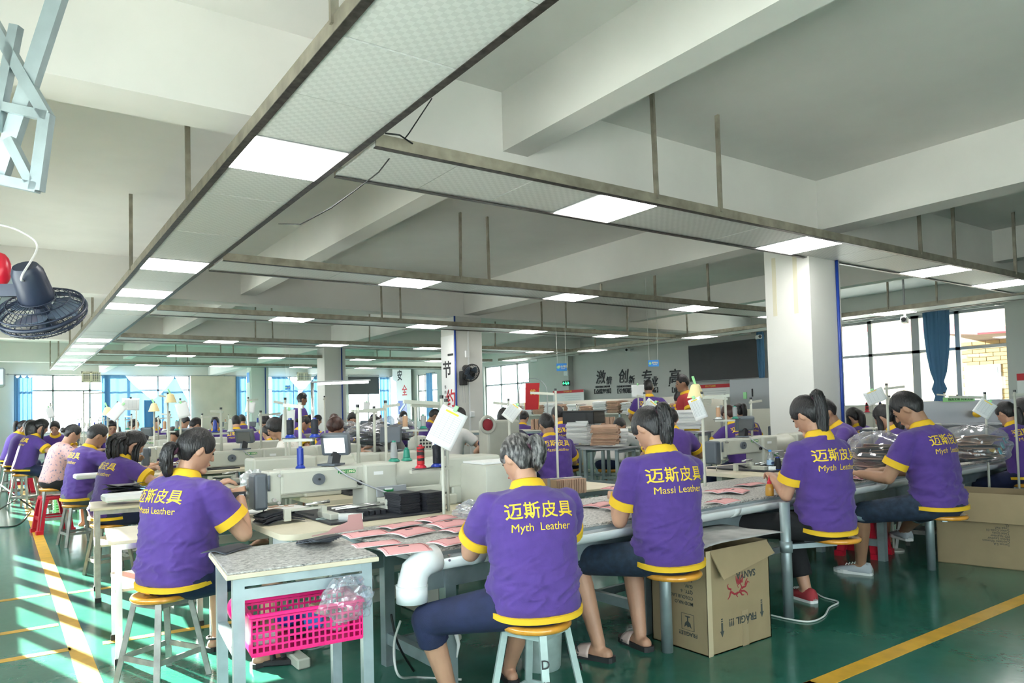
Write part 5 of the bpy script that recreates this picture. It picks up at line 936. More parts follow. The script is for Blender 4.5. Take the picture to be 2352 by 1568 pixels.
for x in (-.03, .02): MB().cyl((x, .27, -.55), (x, .27, -.2), .003, seg=5).build('pull_cord', M_['machg'], f2)
DT = 2.35; tr = thing('steel_bracket', 'welded steel bracket frame at the upper left corner', 'bracket', at(60, 200, d=DT)); O_ = at(60, 200, d=DT)
for (a, b, w, dd) in (((150, -60), (0, 400), .05, .03), ((-40, 10), (108, 268), .036, .03), ((-60, 232), (112, 268), .03, .03), ((108, 262), (84, 438), .038, .03), ((-60, 400), (88, 432), .032, .03), ((22, 320), (72, 418), .03, .03), ((38, 60), (-10, 300), .03, .03)):
    MB().bar(at(*a, d=DT-(.03 if w > .045 else 0))-O_, at(*b, d=DT+(.04 if w > .045 else 0))-O_, dd, w, up=_ix).build('tube', M_['galv2'] if 'galv2' in M_ else M_['galv'], tr)
po = thing('fan_post', 'grey steel post carrying the near fan', 'post', at(-25, 1000, d=3.75).xy.to_3d()); q0 = at(-25, 800, d=3.75)
MB().box((-.03, -.03, 0), (.03, .03, ZC)).build('post', M_['galv'], po); MB().bar((0, 0, q0.z+.05), (.12, .02, q0.z+.42), .03, .04).build('strut', M_['galv'], po); MB().box((-.02, -.05, q0.z-.2), (.07, .05, q0.z-.1), .01).build('bracket', M_['galv'], po); MB().sph((.05, -.02, at(5, 610, d=3.7).z), (.05, .05, .09)).build('red_knob', M_['redplast'], po, True)
tag(MB().tube([at(992, 226, y=3.9), at(940, 305, y=3.9), at(870, 395, y=4.0), at(815, 438, y=4.1), at(760, 478, y=4.3), at(690, 515, y=4.6), at(640, 514, z=3.0)], .004, 6).build('loose_cable', M_['wire_b'], None, True), 'thin grey cable drooping between the long tray and cross tray', 'cable'); tag(MB().tube([at(885, 306, y=3.78), at(918, 310, y=3.78), at(948, 330, y=3.78)], .005, 6).build('loose_cable', M_['wire_b'], None, True), 'short black cable arching over the nearest cross tray end', 'cable')
# ------------------------------------------------------------------ things on and around the front tables
ZG = .757; zt = .75
FLP = [(862, 1250, -8, 'pink wallet flap at the near left corner, edge curling over the table'), (838, 1227, -6, 'pink wallet flap half covered at the far left'), (945, 1222, 4, 'pink wallet flap with pale badge, second row left'), (918, 1207, 8, 'pink wallet flap curling up behind the pale-badged one'), (1002, 1192, 10, 'rearmost pink wallet flap, rounded top'), (1035, 1203, 6, 'pink wallet flap right of the rearmost one'), (1062, 1215, 2, 'pink wallet flap under the grey-haired woman’s hand'), (1042, 1243, -4, 'pink wallet flap with dark badge at the worktop edge'), (930, 1262, -12, 'pink wallet flap hanging over the worktop corner'),
       (1372, 1160, 10, 'pink wallet flap beside the slippered woman, left one'), (1425, 1166, -6, 'pink wallet flap nearest the slippered woman’s hand'), (1412, 1122, 16, 'pink wallet flap under the red nozzle'), (1455, 1145, 4, 'pink wallet flap behind the slippered woman’s arm'), (1660, 1152, 8, 'pink wallet flap right of the slippered woman’s back'), (1690, 1128, 14, 'pink wallet flap left of the glue bottle'), (1722, 1113, 4, 'pink wallet flap under the card pile, near the glue bottle'), (1655, 1128, -10, 'small pink wallet flap behind the slippered woman'), (2010, 1075, 24, 'pink wallet flap before the young man, top one'), (1985, 1086, 10, 'pink wallet flap before the young man, lower one'), (1968, 1098, 4, 'pink wallet flap nearest the ponytailed girl')]
for i, (u, v, rz, lb) in enumerate(FLP): flap(lb, u, v, ZG+.003+.002*(i % 3), rz+3*((i*7) % 5), .215, .145, .008, tilt=R(3*((i % 3)-1)))
flap('black folded leather piece at the corner of the small table', 522, 1262, .769, 38, .19, .13, .01, 'blackleather', False)
for i in range(6): flap('black leather fan of pieces on the small table, %s' % ('lowest', 'second', 'third', 'fourth', 'fifth', 'uppermost')[i], 722+i*4, 1244-i*1.5, .770+.006*i, -25+i*9, .16, .09, .008, 'blackleather', False, tilt=R(-5))
sheet_stack('black leather sheets fanned on the near machine table', at(640, 1198, z=.762), R(12), 8, .24, .13, .006, 'blackleather', .014, bend=.02); sheet_stack('tall black leather stack on the near machine table, left one', at(925, 1180, z=.759), R(10), 22, .15, .16, .0062, 'blackleather', .005); sheet_stack('tall black leather stack on the near machine table, right one', at(985, 1174, z=.759), R(8), 21, .14, .16, .006, 'blackleather', .006)
t = thing('pattern_sheet', 'white printed pattern sheet lying under the needle', 'paper', at(640, 1172, z=.775), R(14)); MB().grid(lambda a, b: (.40*(a-.5), .26*(b-.5), .012*math.sin(3*a)*b+.004), 8, 6).build('sheet', M_['paper'], t, True, solid=.001)
for x, y, w, h_ in ((-.05, .03, .14, .012), (-.10, -.05, .09, .02), (.04, -.02, .06, .008), (.08, .06, .10, .01), (-.02, .08, .07, .03)): MB().box((x, y, .018), (x+w, y+h_, .0205)).build('printed_mark', M_['brownl'], t)
pk = at(785, 1222, z=.762); t = thing('pink_card', 'torn pink card leaning at the machine table edge', 'card', pk, R(7)); MB().prism([(-.17, 0), (.13, 0), (.13, .085), (.05, .085), (.04, .05), (-.02, .035), (-.05, .03), (-.08, .012), (-.17, .005)], 0, .003, Euler((R(78), 0, 0)).to_matrix().to_4x4()).build('card', mat('dusty_pink_card', (.56, .31, .30), .85), t)
t = thing('wire_frame', 'bent green wire frame with pliers on the machine table', 'tool', at(765, 1188, z=.772), R(8)); MB().tube([(-.09, -.02, 0), (-.10, .02, 0), (.1, .035, 0), (.11, .0, 0), (.0, -.03, 0)], .0035, 6, close=True).build('wire', M_['greeniron'], t); MB().bar((.0, 0, .006), (.13, .03, .01), .012, .006).build('pliers', M_['bluepl'], t); MB().bar((.0, .01, .006), (.13, .05, .01), .012, .006).build('pliers', M_['ink'], t)
ps = at(1030, 1172, z=.759); tsd = thing('thread_stand', 'cream thread stand at the right end of the nearest machine', 'thread stand', (ps.x, ps.y, 0)); thread_stand(tsd, 0, 0, .757, .69, -.26, R(4), False); MB().bar((-.26, 0, 1.02), (.03, 0, 1.03), .035, .02).build('spool_bracket', M_['mach'], tsd)
for k, x in enumerate((-.20, -.085)): MB().lathe([(.055, 0), (.055, .005)], (x, -.02, 1.037), 20).build('spool_plate', M_['black_p'], tsd)
spool('red and black thread spool on the cream stand', (ps.x-.20, ps.y-.02, 1.043), 'redthread', 'redplast', .13, .024, False); spool('dark blue thread spool beside the red one', (ps.x-.085, ps.y-.02, 1.043), 'blackthread', 'bluepl', .135, .027, False)
spool('royal blue spool standing on the nearest machine', (1.19+.285, 4.37-.02, 1.064), 'bluethread' if 'bluethread' in M_ else 'bluepl', 'bluepl', .12, .02, False); ps2 = at(885, 1048, y=4.9)
for i, (u, v, z_, mt, b_, lb, hh) in enumerate(((1783, 1052, .757, 'greythread', 'white', 'grey cone behind the water bottle, left', .14), (1822, 1048, .757, 'greythread', 'greenpl', 'grey cone with green foot behind the ponytailed girl', .16), (1787, 1082, ZG, 'blackthread', 'bluepl', 'black cone right of the water bottle', .12))): spool(lb, at(u, v, z=z_), mt, b_, hh, .034, True)
for u, mt, hh, lb in ((905, 'greythread', .125, 'tall grey cone with green base on the nearest machine housing'), (934, 'greenpl', .075, 'teal cone right of the grey cone')): spool(lb, (at(u, 1050, y=4.39).x, 4.39, 1.064), mt, 'greenpl', hh, .026, True)
for i, (u, mt, b_, lb) in enumerate(((1082, 'whitethread', 'redplast', 'white spool with red ends lying by the tan bundles'), (1112, 'whitethread', 'bluepl', 'white spool with blue ends lying by the tan bundles'))): spool(lb, at(u, 1135, z=.79), mt, b_, .10, .032, True, rot=(R(90), 0, R(70-20*i)))
# bundles of tan card on the worktop
for i, (u, v, n, rz, m_, lb) in enumerate(((1265, 1134, 30, -8, 'kraft', 'long bundle of tan leather cards bound with grey tape'), (1128, 1140, 12, -20, 'pink', 'pink bundle bound with grey tape left of the long one'), (1130, 1098, 12, -18, 'kraft', 'tan bundle lying on the pink one'))):
    p = at(u, v, z=ZG) if i < 2 else at(1128, 1140, z=ZG)+Vector((.004, .004, .093)); bd = sheet_stack(lb, p, R(rz), n, .105 if i == 0 else .09, .19, .0088, m_ if i else 'brownl', .004, 'card_bundle', 'bundle', upright=True)
    MB().box((-.012, -.1, 0), (-.005, .1, .108)).build('end_card', M_['kraft'] if i != 1 else M_['pink'], bd); MB().box((-.014, -.02, -.001), (n*.0088+.002, .02, .113)).build('tape', M_['machg'], bd)
# bottles
wb = thing('water_bottle', 'clear water bottle with blue label and cap on the worktop', 'bottle', at(1770, 1080, z=ZG)); MB().lathe([(.029, 0), (.032, .01), (.031, .03), (.033, .05), (.032, .11), (.030, .125), (.020, .155), (.013, .165), (.013, .178)], seg=20, cap=False).build('body', M_['water'], wb, True); MB().lathe([(.0335, .052), (.0335, .098)], seg=24, cap=False).build('label', mat('pale_blue_label', (.45, .66, .88), .5), wb, True); MB().lathe([(.0145, .176), (.0145, .192), (.005, .193)], seg=16).build('cap', M_['skyblue'], wb, AS); lettering('anme', .032, M_['bluepl'], wb, Matrix.Translation((0.0, -.0345, .075)) @ Euler((R(90), 0, 0)).to_matrix().to_4x4(), .0006)
w2_ = copy_tree(wb, at(2272, 1040, z=ZG), 0, 'clear bottle at the right edge beyond the young man')
gb = thing('glue_bottle', 'amber glue bottle with red pointed nozzle on the worktop', 'bottle', at(1768, 1138, z=ZG)); MB().lathe([(.026, 0), (.028, .005), (.027, .05), (.023, .075), (.014, .082)], seg=20).build('body', M_['glue'], gb, True); MB().lathe([(.0155, .08), (.0155, .096), (.010, .10), (.006, .112), (.0018, .14)], seg=16).build('nozzle', M_['redplast'], gb, AS)
g2 = thing('glue_nozzle', 'red glue nozzle held by the slippered woman', 'nozzle', at(1428, 1126, z=.84)); MB().tube([(-.05, 0, 0), (-.02, 0, .0), (.0, .0, .004), (.012, .0, .005), (.02, 0, .005)], [.002, .005, .008, .014, .012], 12).build('nozzle', M_['redplast'], g2, True)
# clear bags
def crumple(label, loc, r, seed, name='plastic_bag', m='film', fill=None, cat='bag', rz=0, amp=.3):
    t = thing(name, label, cat, loc, rz); mb = MB(); nu, nv = 44, 24; rg = []
    for j in range(nv+1):
        e = -PI/2+.05+(PI-.1)*j/nv; row = []
        for i in range(nu):
            a = 2*PI*i/nu; d = Vector((math.cos(e)*math.cos(a), math.cos(e)*math.sin(a), math.sin(e))); k = 1+amp*mnoise.noise(d*2.2+Vector((seed, 0, 0)))+amp*.7*(1-2*abs(mnoise.noise(d*5+Vector((0, seed, 0)))))*.5+amp*.25*mnoise.noise(d*13); row.append((r[0]*d.x*k, r[1]*d.y*k, max(r[2]*(d.z*k), -r[2]*.93)))
        rg.append(row)
    mb.loft(rg).build('film', M_[m], t, AS); return t
crumple('clear plastic bag stuffed at the right of the pink basket', at(795, 1380, y=2.94), (.10, .05, .085), 3, amp=.45); crumple('crumpled clear plastic left of the grey-haired woman', at(1090, 1168, z=.82), (.10, .07, .04), 9, amp=.5); crumple('silver foil bag beside the needle of the nearest machine', at(585, 1118, y=4.62), (.085, .05, .085), 5, m='foil', amp=.45)
def goods_bag(label, u, v, d, r, rz, n=12, leather='brownl'):
    p = at(u, v, d=d); t = crumple(label, p, r, u*.01, m='film2', amp=.22, rz=R(rz), name='goods_bag')
    for i in range(n): MB().box((-r[0]*.6, -r[1]*.6, 0), (r[0]*.5, r[1]*.55, .006), 0, TR(random.uniform(-.2, .2)*r[0], random.uniform(-.2, .2)*r[1], r[2]*(-.75+1.2*i/n), R(random.uniform(-40, 40)), R(random.uniform(-8, 8)), R(random.uniform(-10, 10)))).build('packed_leather', M_[leather if i % 4 else 'blackleather'], t)
    if leather == 'brownl':
        for i in range(3): MB().box((-.04, -.03, 0), (.05, .03, .004), 0, TR(r[0]*(-.4+.4*i), -r[1]*.78, r[2]*(-.3+.25*i), 0, R(70))).build('blue_tag', mat('teal_tag', (.12, .45, .55), .6) if 'teal_tag' not in bpy.data.materials else bpy.data.materials['teal_tag'], t)
    return t
goods_bag('large clear bag of leather goods left of the young man', 2022, 1040, 6.45, (.38, .28, .18), 20); goods_bag('clear bag of leather goods right of the young man', 2238, 1020, 6.7, (.28, .28, .17), 10); goods_bag('clear bag of black pieces beside the chestnut-haired woman', 850, 1000, 8.3, (.30, .22, .13), 0, 8, 'blackleather'); goods_bag('pale bag of pieces under the man in beige shirt', 905, 985, 8.9, (.34, .26, .14), 40, 8, 'blackleather'); goods_bag('small bag of black pieces before the bald man', 800, 985, 9.4, (.2, .16, .09), 10, 6, 'blackleather')
# basket
pb = thing('basket', 'hot pink plastic basket slung under the small granite table', 'basket', (1.04, 3.08, .43), R(-6)); bw, bd_, bh = .225, .13, .15
for sy in (-1, 1):
    for i in range(18): MB().box((-bw+.02+i*.0246-.004, sy*bd_-.003, .0), (-bw+.02+i*.0246+.004, sy*bd_+.003, bh)).build('upright_slat', M_['hotpink'], pb)
    for j in range(6): MB().box((-bw, sy*bd_-.004, .005+j*.027), (bw, sy*bd_+.004, .013+j*.027)).build('cross_slat', M_['hotpink'], pb)
for sx in (-1, 1): MB().box((sx*bw-.003, -bd_, 0), (sx*bw+.003, bd_, bh)).build('end_wall', M_['hotpink'], pb)
MB().box((-bw, -bd_, -.004), (bw, bd_, .004)).build('base', M_['hotpink'], pb)
for a_, b_ in (((-bw-.012, -bd_-.012, bh), (bw+.012, -bd_+.006, bh+.014)), ((-bw-.012, bd_-.006, bh), (bw+.012, bd_+.012, bh+.014)), ((-bw-.012, -bd_, bh), (-bw+.006, bd_, bh+.014)), ((bw-.006, -bd_, bh), (bw+.012, bd_, bh+.014))): MB().box(a_, b_, .003).build('rim', M_['hotpink'], pb)
for i in range(7): tag(MB().box((-.05, -.04, 0), (.05, .04, .05), .008, TR(1.04-.16+.052*i, 3.09+.02*(i % 2), .443+.03*(i % 3), R(20*i))).build('scrap_bundle', M_[('paper', 'brownl', 'bluepl', 'blackleather', 'skyblue', 'kraft', 'paper')[i]], None), ('white', 'tan', 'dark blue', 'black', 'light blue', 'kraft', 'second white')[i]+' scrap bundle inside the pink basket', 'scrap')
tag(MB().sph((.80, 3.22, .57), (.03, .05, .05)).build('pink_bag', M_['hotpink'], None, True), 'small pink bag tucked on the left rail of the small table', 'bag')
# cardboard boxes
cb = thing('cardboard_box', 'open cardboard box with red dragon print beside the slippered woman', 'box', (3.16, 2.67, 0)); w, dp, h = .56, .42, .575
for a_, b_ in (((0, 0, 0), (w, dp, .006)), ((0, 0, 0), (.006, dp, h)), ((w-.006, 0, 0), (w, dp, h)), ((0, 0, 0), (w, .006, h)), ((0, dp-.006, 0), (w, dp, h))): MB().box(a_, b_).build('side', M_['card'], cb)
MB().prism([(0, 0), (.51, 0), (.54, .085), (.03, .165)], 0, .006, Matrix.Translation((.03, -.002, h)) @ Euler((R(-114), 0, 0)).to_matrix().to_4x4()).build('flap', M_['card'], cb); MB().box((0, 0, 0), (.005, dp*.9, .14), 0, Matrix.Translation((-.002, .01, h)) @ Euler((0, R(205), 0)).to_matrix().to_4x4()).build('flap', M_['card'], cb); MB().box((-.003, -.003, 0), (.035, .0, h)).build('corner_seam', mat('pale_card_seam', (.50, .41, .27), .8), cb); MB().box((w*.52, -.0012, 0), (w*.62, 0, .2)).build('packing_tape', mat('brown_tape', (.33, .25, .15), .5), cb)
UPS = Euler((0, 0, PI)).to_matrix().to_4x4()
for s_, x, z, sz, bo in (('SANYA', .34, .405, .055, .0012), ('FRÁGIL !!!', .30, .155, .058, .0010)): lettering(s_, sz, M_['boxink'], cb, MYN(x, -.0016, z) @ UPS, bo, depth=.0004)
for x, z in ((.115, .12), (.475, .165)):
    MB().prism([(-.007, .045), (.007, .045), (.007, 0), (.017, 0), (0, -.033), (-.017, 0), (-.007, 0)], 0, .0008, MYN(x, -.0008, z)).build('arrow', M_['boxink'], cb)
    for k in (0, 1): MB().box((x-.007, -.0016, z+.050+k*.012), (x+.007, -.0008, z+.057+k*.012)).build('arrow_bar', M_['boxink'], cb)
dg_ = [[(.20, .325), (.235, .305), (.275, .31), (.30, .335), (.285, .36), (.262, .352), (.268, .335)], [(.20, .325), (.19, .30), (.172, .285)], [(.205, .335), (.18, .345), (.172, .362), (.182, .37)], [(.30, .33), (.335, .335), (.355, .36), (.37, .35)], [(.29, .315), (.32, .31), (.345, .295), (.35, .28)], [(.262, .312), (.25, .295), (.262, .285)], [(.285, .31), (.30, .29), (.318, .288)], [(.33, .34), (.34, .365), (.352, .378)]]+[[(.262+.010*i, .36), (.252+.014*i, .385), (.25+.016*i, .405)] for i in range(5)]
for ln in dg_: MB().tube([(x, -.0012, z) for x, z in ln], [.0075-.005*i/(len(ln)-1) for i in range(len(ln))], 6, flat=.15, up=(0, 1, 0)).build('dragon_stroke', M_['boxred'], cb)
for i, s_ in enumerate(('MEAS. TO EXT', 'N.W.', 'G.W.', 'QTY.  6', 'COLOUR LACK', 'MOD NR.O')): lettering(s_, .027, M_['boxink'], cb, MXN(-.0016, .10, .43-.033*i) @ UPS, .0003, align='LEFT', depth=.0004)
lettering('FRAGILE!!', .032, M_['boxink'], cb, MXN(-.0016, .145, .095) @ UPS, .0003, depth=.0004); MB().tube([(-.001, .145+y, .16+z) for y, z in ((-.045, -.045), (.045, -.045), (.045, .045), (-.045, .045))], .0016, 4, close=True).build('symbol_frame', M_['boxink'], cb)
MB().prism([(-.026, -.032), (-.008, -.018), (0, -.03), (.012, -.022), (.026, -.032), (.02, -.008), (.004, .006), (.004, .026), (.018, .028), (.018, .033), (-.018, .033), (-.018, .028), (-.004, .026), (-.004, .006), (-.02, -.008)], 0, .0008, MXN(-.001, .145, .16)).build('glass_symbol', M_['boxink'], cb)
t = thing('offcut_sheet', 'grey torn offcut sheet draped over the open box', 'sheet', (3.42, 2.84, .592)); MB().grid(lambda a, b: (.78*(a-.5)+.02*math.sin(9*b), .46*(b-.5)+.015*math.sin(8*a), .035*math.sin(2.2*a+.4)*(1-.3*b)-.05*max(0, .12-a)), 14, 10).build('sheet', M_['greyboard'], t, True, solid=.003)
c2 = thing('cardboard_box', 'large open cardboard box standing at the right edge', 'box', (6.50, 2.99, 0), R(-78)); w, dp, h = .72, .5, .60
for a_, b_ in (((0, 0, 0), (w, dp, .006)), ((0, 0, 0), (.006, dp, h)), ((w-.006, 0, 0), (w, dp, h)), ((0, 0, 0), (w, .006, h)), ((0, dp-.006, 0), (w, dp, h))): MB().box(a_, b_).build('side', M_['card'], c2)
MB().box((0, 0, 0), (w-.02, .006, .24), 0, Matrix.Translation((.01, -.002, h)) @ Euler((R(160), 0, 0)).to_matrix().to_4x4()).build('flap', M_['card'], c2); MB().box((0, 0, 0), (.006, dp, .2), 0, Matrix.Translation((w, 0, h)) @ Euler((0, R(50), 0)).to_matrix().to_4x4()).build('flap', M_['card'], c2)
for i, s_ in enumerate(('Q.', 'Type Ref.', 'Color Code 01', 'Total Units', 'PO Number', 'Nylon Leather', 'Contains Women', 'Tarsus S.A')): lettering(s_, .026, M_['boxink'], c2, MYN(.52, -.0016, .35-.022*i) @ UPS, 0, align='LEFT', depth=.0004)
# left aisle: red stools, plastic crates, cables
def red_stool(label, loc, rz=0, s=1):
    t = thing('plastic_stool', label, 'stool', loc, rz, 'red plastic stools'); h = .46*s; a, b = .13*s, .19*s
    MB().box((-a-.012, -a-.012, h-.05), (a+.012, a+.012, h), .018).build('seat', M_['redplast'], t, AS); MB().lathe([(.02, h), (.02, h+.001)]).build('finger_hole', M_['ink'], t)
    for sx in (-1, 1):
        for sy in (-1, 1): MB().loft([[(sx*(k-w_) if 0 else sx*k+dx, sy*k+dy, z) for dx, dy in ((-w_*sx, -w_*sy), (.012*sx, -w_*sy), (.012*sx, .012*sy), (-w_*sx, .012*sy))] for k, w_, z in ((a, .07, h-.04), (lerp(a, b, .35), .055, h*.65), (lerp(a, b, .9), .055, .05), (b+.01, .065, .045), (b+.01, .065, 0))]).build('leg', M_['redplast'], t)
    for sx, sy in ((1, 0), (-1, 0), (0, 1), (0, -1)):
        k = lerp(a, b, .55); MB().box((-k if sx == 0 else sx*k-.008, -k if sy == 0 else sy*k-.008, h*.36), (k if sx == 0 else sx*k+.008, k if sy == 0 else sy*k+.008, h*.46)).build('side_rail', M_['redplast'], t)
    return t
red_stool('red plastic stool beside the man in grey shorts', (.50, 10.9, 0), R(8), 1.0); red_stool('small red stool at the far left aisle', (.28, 17.5, 0), R(5)); red_stool('red plastic stool under the worktop by the young man', (6.35, 3.55, 0), R(10), .9)
lc = thing('crate', 'lime green plastic basket on the floor of the left aisle', 'basket', (.78, 13.2, 0), 0)
for i in range(6): MB().box((-.16, -.2, .03+i*.04), (.16, .2, .045+i*.04)).build('band', M_['lime'], lc)
for sx in (-1, 1):
    for sy in (-1, 1): MB().box((sx*.15-.012, sy*.19-.012, 0), (sx*.15+.012, sy*.19+.012, .27)).build('corner', M_['lime'], lc)
for y, lb in ((6.0, 'white arm rest board beside the long-haired woman'), (8.6, 'white arm rest board beside the man in grey shorts'), (11.3, 'white arm rest board behind the pink floral blouse'), (14.0, 'white arm rest board far down the left aisle')):
    t = thing('arm_rest', lb, 'arm rest', (.92, y, .80), R(4), 'white arm rests'); MB().box((-.34, -.10, 0), (.34, .10, .05), .012).build('board', M_['white'], t, AS); MB().cyl((.2, 0, -.8), (.2, 0, 0), .02).build('leg', M_['iron'], t); MB().box((.1, -.12, -.80), (.3, .12, -.78)).build('foot', M_['iron'], t)
for i in range(16): tag(MB().grid(lambda a, b: (.26*(a-.5), .12*(b-.5), .018*math.sin(PI*a+i)*(1 if i % 2 else -1)*b+.02), 6, 3, M=TR(.80+.03*math.sin(i*2.1), 6.55+.05*math.cos(i*1.7), .735+.0075*i, R(160+37*math.sin(i*1.3)))).build('leather_offcut', M_['blackleather'], None, True, solid=.003), 'black leather offcut in the loose pile on the rear side table', 'leather piece', 'offcuts in the loose pile')
for i in range(9): tag(MB().grid(lambda a, b: (.20*(a-.5), .10*(b-.5), .02*math.sin(PI*a+i)*b+.02), 6, 3, M=TR(.93+.02*math.sin(i*2.1), 5.0+.04*math.cos(i*1.7), .705+.009*i, R(60+37*math.sin(i*1.3)))).build('leather_offcut', M_['blackleather'], None, True, solid=.003), 'black leather offcut on the low side table by the left woman', 'leather piece', 'offcuts on the low side table')
t = thing('basket', 'shallow pink basket on the shelf of the low side table', 'basket', (.80, 4.95, .425)); MB().lathe([(.10, .0), (.13, .03), (.14, .07), (.145, .072), (.128, .03), (.02, .006)], seg=26).build('bowl', M_['hotpink'], t, AS)
pd = thing('foot_pedal', 'black ribbed foot pedal on the floor under the machine', 'pedal', at(640, 1510, z=0), R(62)); MB().box((-.15, -.11, 0), (.15, .11, .03), .008).build('base', M_['black_p'], pd); MB().box((.09, -.12, .02), (.16, .12, .09), .01).build('guard', M_['black_p'], pd)
for sy in (-1, 1):
    tr_ = MB().box((-.14, sy*.06-.045, 0), (.08, sy*.06+.045, .015), 0, TR(0, 0, .045, 0, 0, R(8))).build('treadle', M_['black_p'], pd)
    for i in range(7): MB().box((-.13+i*.03, sy*.06-.042, .0), (-.118+i*.03, sy*.06+.042, .02), 0, TR(0, 0, .045, 0, 0, R(8))).build('rib', M_['machg'], tr_)
bu = thing('bucket', 'grey-green bucket on the floor behind the grey-haired woman', 'bucket', (2.36, 3.14, 0)); MB().lathe([(.10, 0), (.105, .01), (.12, .26), (.128, .262), (.128, .275), (.115, .275), (.098, .015)], seg=26).build('body', M_['greeniron'], bu, AS)
def cable(label, pts, r, m): return tag(MB().tube(pts, r, 7).build('cable', M_[m], None, True), label, 'cable')
cable('white cable looping on the floor beside the red shoe', smooth([at(1770, 1412, z=.007), at(1815, 1422, z=.007), at(1860, 1427, z=.007), at(1892, 1415, z=.007), at(1905, 1395, z=.007), at(1925, 1382, z=.007), at(1888, 1370, z=.007), at(1860, 1350, z=.007)]), .006, 'wire_w')
cable('white cable curving down behind the granite worktop leg', smooth([at(920, 1425, y=3.2), at(905, 1480, y=3.2), at(915, 1550, y=3.15), at(960, 1555, z=.01), at(1060, 1560, z=.01)]), .006, 'wire_w'); cable('black cable hanging under the granite worktop', smooth([at(898, 1410, y=3.3), at(915, 1480, y=3.3), at(950, 1540, z=.01)]), .006, 'wire_b'); cable('grey cable trailing from the foot pedal', smooth([at(680, 1490, z=.01), at(720, 1490, z=.01), at(770, 1475, z=.01)]), .005, 'machg')
cable('black cable stretched across the left aisle', [at(-10, 1105, z=.35), at(80, 1170, z=.03)], .012, 'wire_b'); cable('thin black cable on the left aisle floor', smooth([at(-10, 1210, z=.008), at(40, 1205, z=.008), at(70, 1175, z=.008)]), .008, 'wire_b'); cable('black bar leaning over the left aisle', [at(-10, 1175, z=.2), at(48, 1140, z=.15)], .010, 'wire_b')
# hanging job sheets and lamps on the stands
clip_paper('white job sheet with yellow strip clipped above the nearest machine', 1026, 982, 4.35, .17, .235, 28, -38); clip_paper('job sheet hanging before the person in dark blue', 1176, 946, 6.3, .12, .15, 38, -40); clip_paper('plain job sheet hanging right of the red polo man', 1603, 938, 5.6, .10, .17, -20, -45); clip_paper('job sheet tilted behind the slippered woman’s hair', 1492, 940, 7.3, .16, .18, 40, -45); clip_paper('job sheet with picture hanging right of the big column', 2010, 910, 6.6, .17, .125, -22, -50); clip_paper('job sheet hanging at the far right', 2262, 938, 6.6, .15, .15, 35, -50)
clip_paper('white job sheet on the pole left of the cream lamp', 268, 945, 8.8, .13, .22, 40, -20, False, False); clip_paper('white clipboard sheet below the swagged curtain', 300, 928, 9.0, .20, .15, 2, -20, True, False, clip='black_p'); clip_paper('sheet hanging right of the cream lamp', 420, 942, 8.6, .14, .18, -14, -22, False, False); clip_paper('small sheet on the pole by the far left window', 115, 947, 14, .12, .22, -14, -20, False, False); clip_paper('sheet hung on the stand by the fourth column', 575, 935, 10.5, .13, .16, 10, -25, False, False); clip_paper('sheet hanging behind the girl in white blouse', 662, 975, 6.6, .11, .28, 4, -25, False, False); clip_paper('small sheet on the pole before the card racks', 842, 932, 11.5, .10, .13, 4, -28, False, False); clip_paper('pink sheet held up left of the standing man in purple', 1465, 898, 11.4, .20, .20, 0, -45, False, False)
def pole(label, u, vtop, d, z0=0, arm=.2, rz=-30):
    p = at(u, vtop, d=d); t = thing('thread_stand', label, 'thread stand', (p.x, p.y, 0), 0, 'thread stands'); q = thread_stand(t, 0, 0, 0, p.z, arm, R(rz), False); MB().lathe([(.09, 0), (.09, .012), (.02, .02)]).build('foot', M_['mach'], t, AS); return t
for i, (u, v, d, arm, rz, lb) in enumerate(((1014, 915, 4.45, -.26, 0, 'tall stand holding the large job sheet'), (270, 925, 8.9, .05, 0, 'stand below the blue swag curtain'), (313, 935, 9.1, .02, 0, 'stand beside the clipboard sheet'), (385, 905, 8.7, -.1, 0, 'stand carrying the cream lamp'), (192, 900, 12.5, .3, 0, 'stand before the left window with long arm'), (414, 918, 8.7, .06, 0, 'stand right of the cream lamp'), (570, 915, 10.4, .14, 0, 'stand by the fourth column'), (1168, 920, 6.4, -.16, 0, 'stand with green clip in mid room'), (1276, 897, 6.6, -.24, -20, 'stand left of the card bundles'), (1480, 905, 7.2, -.1, 0, 'stand behind the slippered woman’s hair'), (1612, 905, 5.65, .22, -30, 'stand with lamp and sheets right of the red polo man'), (2036, 885, 6.7, .16, -40, 'stand right of the big column'), (2262, 905, 6.7, -.32, -40, 'stand left of the right-edge ponytail'), (2330, 900, 6.9, .2, -40, 'stand at the right edge'), (745, 912, 10.5, .04, 0, 'thin stand by the third column'), (885, 925, 5.6, .12, 0, 'stand behind the nearest machine with short arm'), (655, 918, 6.3, -.1, 0, 'stand on the second machine'), (116, 928, 14.05, .04, 0, 'stand with small sheet by the far left window'), (664, 945, 6.65, .02, 0, 'stand behind the girl in white blouse'), (1465, 884, 11.45, .02, 0, 'stand holding the pink sheet'), (354, 925, 9.45, .02, 0, 'stand of the lamp under the swag corner'), (247, 934, 9.65, .02, 0, 'stand of the small lamp left of the sheets'))): pole('thread '+lb, u, v, d, 0, arm, rz)
def lamp(label, u, v, d):
    t = thing('clip_lamp', label, 'lamp', at(u, v, d=d), 0, 'cream clip lamps'); MB().lathe([(.02, .06), (.035, .05), (.07, -.05), (.066, -.05), (.03, .045)], seg=18).build('shade', M_['lampy'], t, AS); MB().cyl((0, 0, .05), (-.03, 0, .12), .01).build('stem', M_['lime'], t)
lamp('cream lamp shade on the stand before the blue curtain', 392, 915, 8.7); lamp('small cream lamp left of the white job sheets', 247, 945, 9.6); lamp('cream lamp beside the hanging sheets by the red polo man', 1598, 899, 5.7); lamp('cream lamp under the swag corner', 354, 936, 9.4)
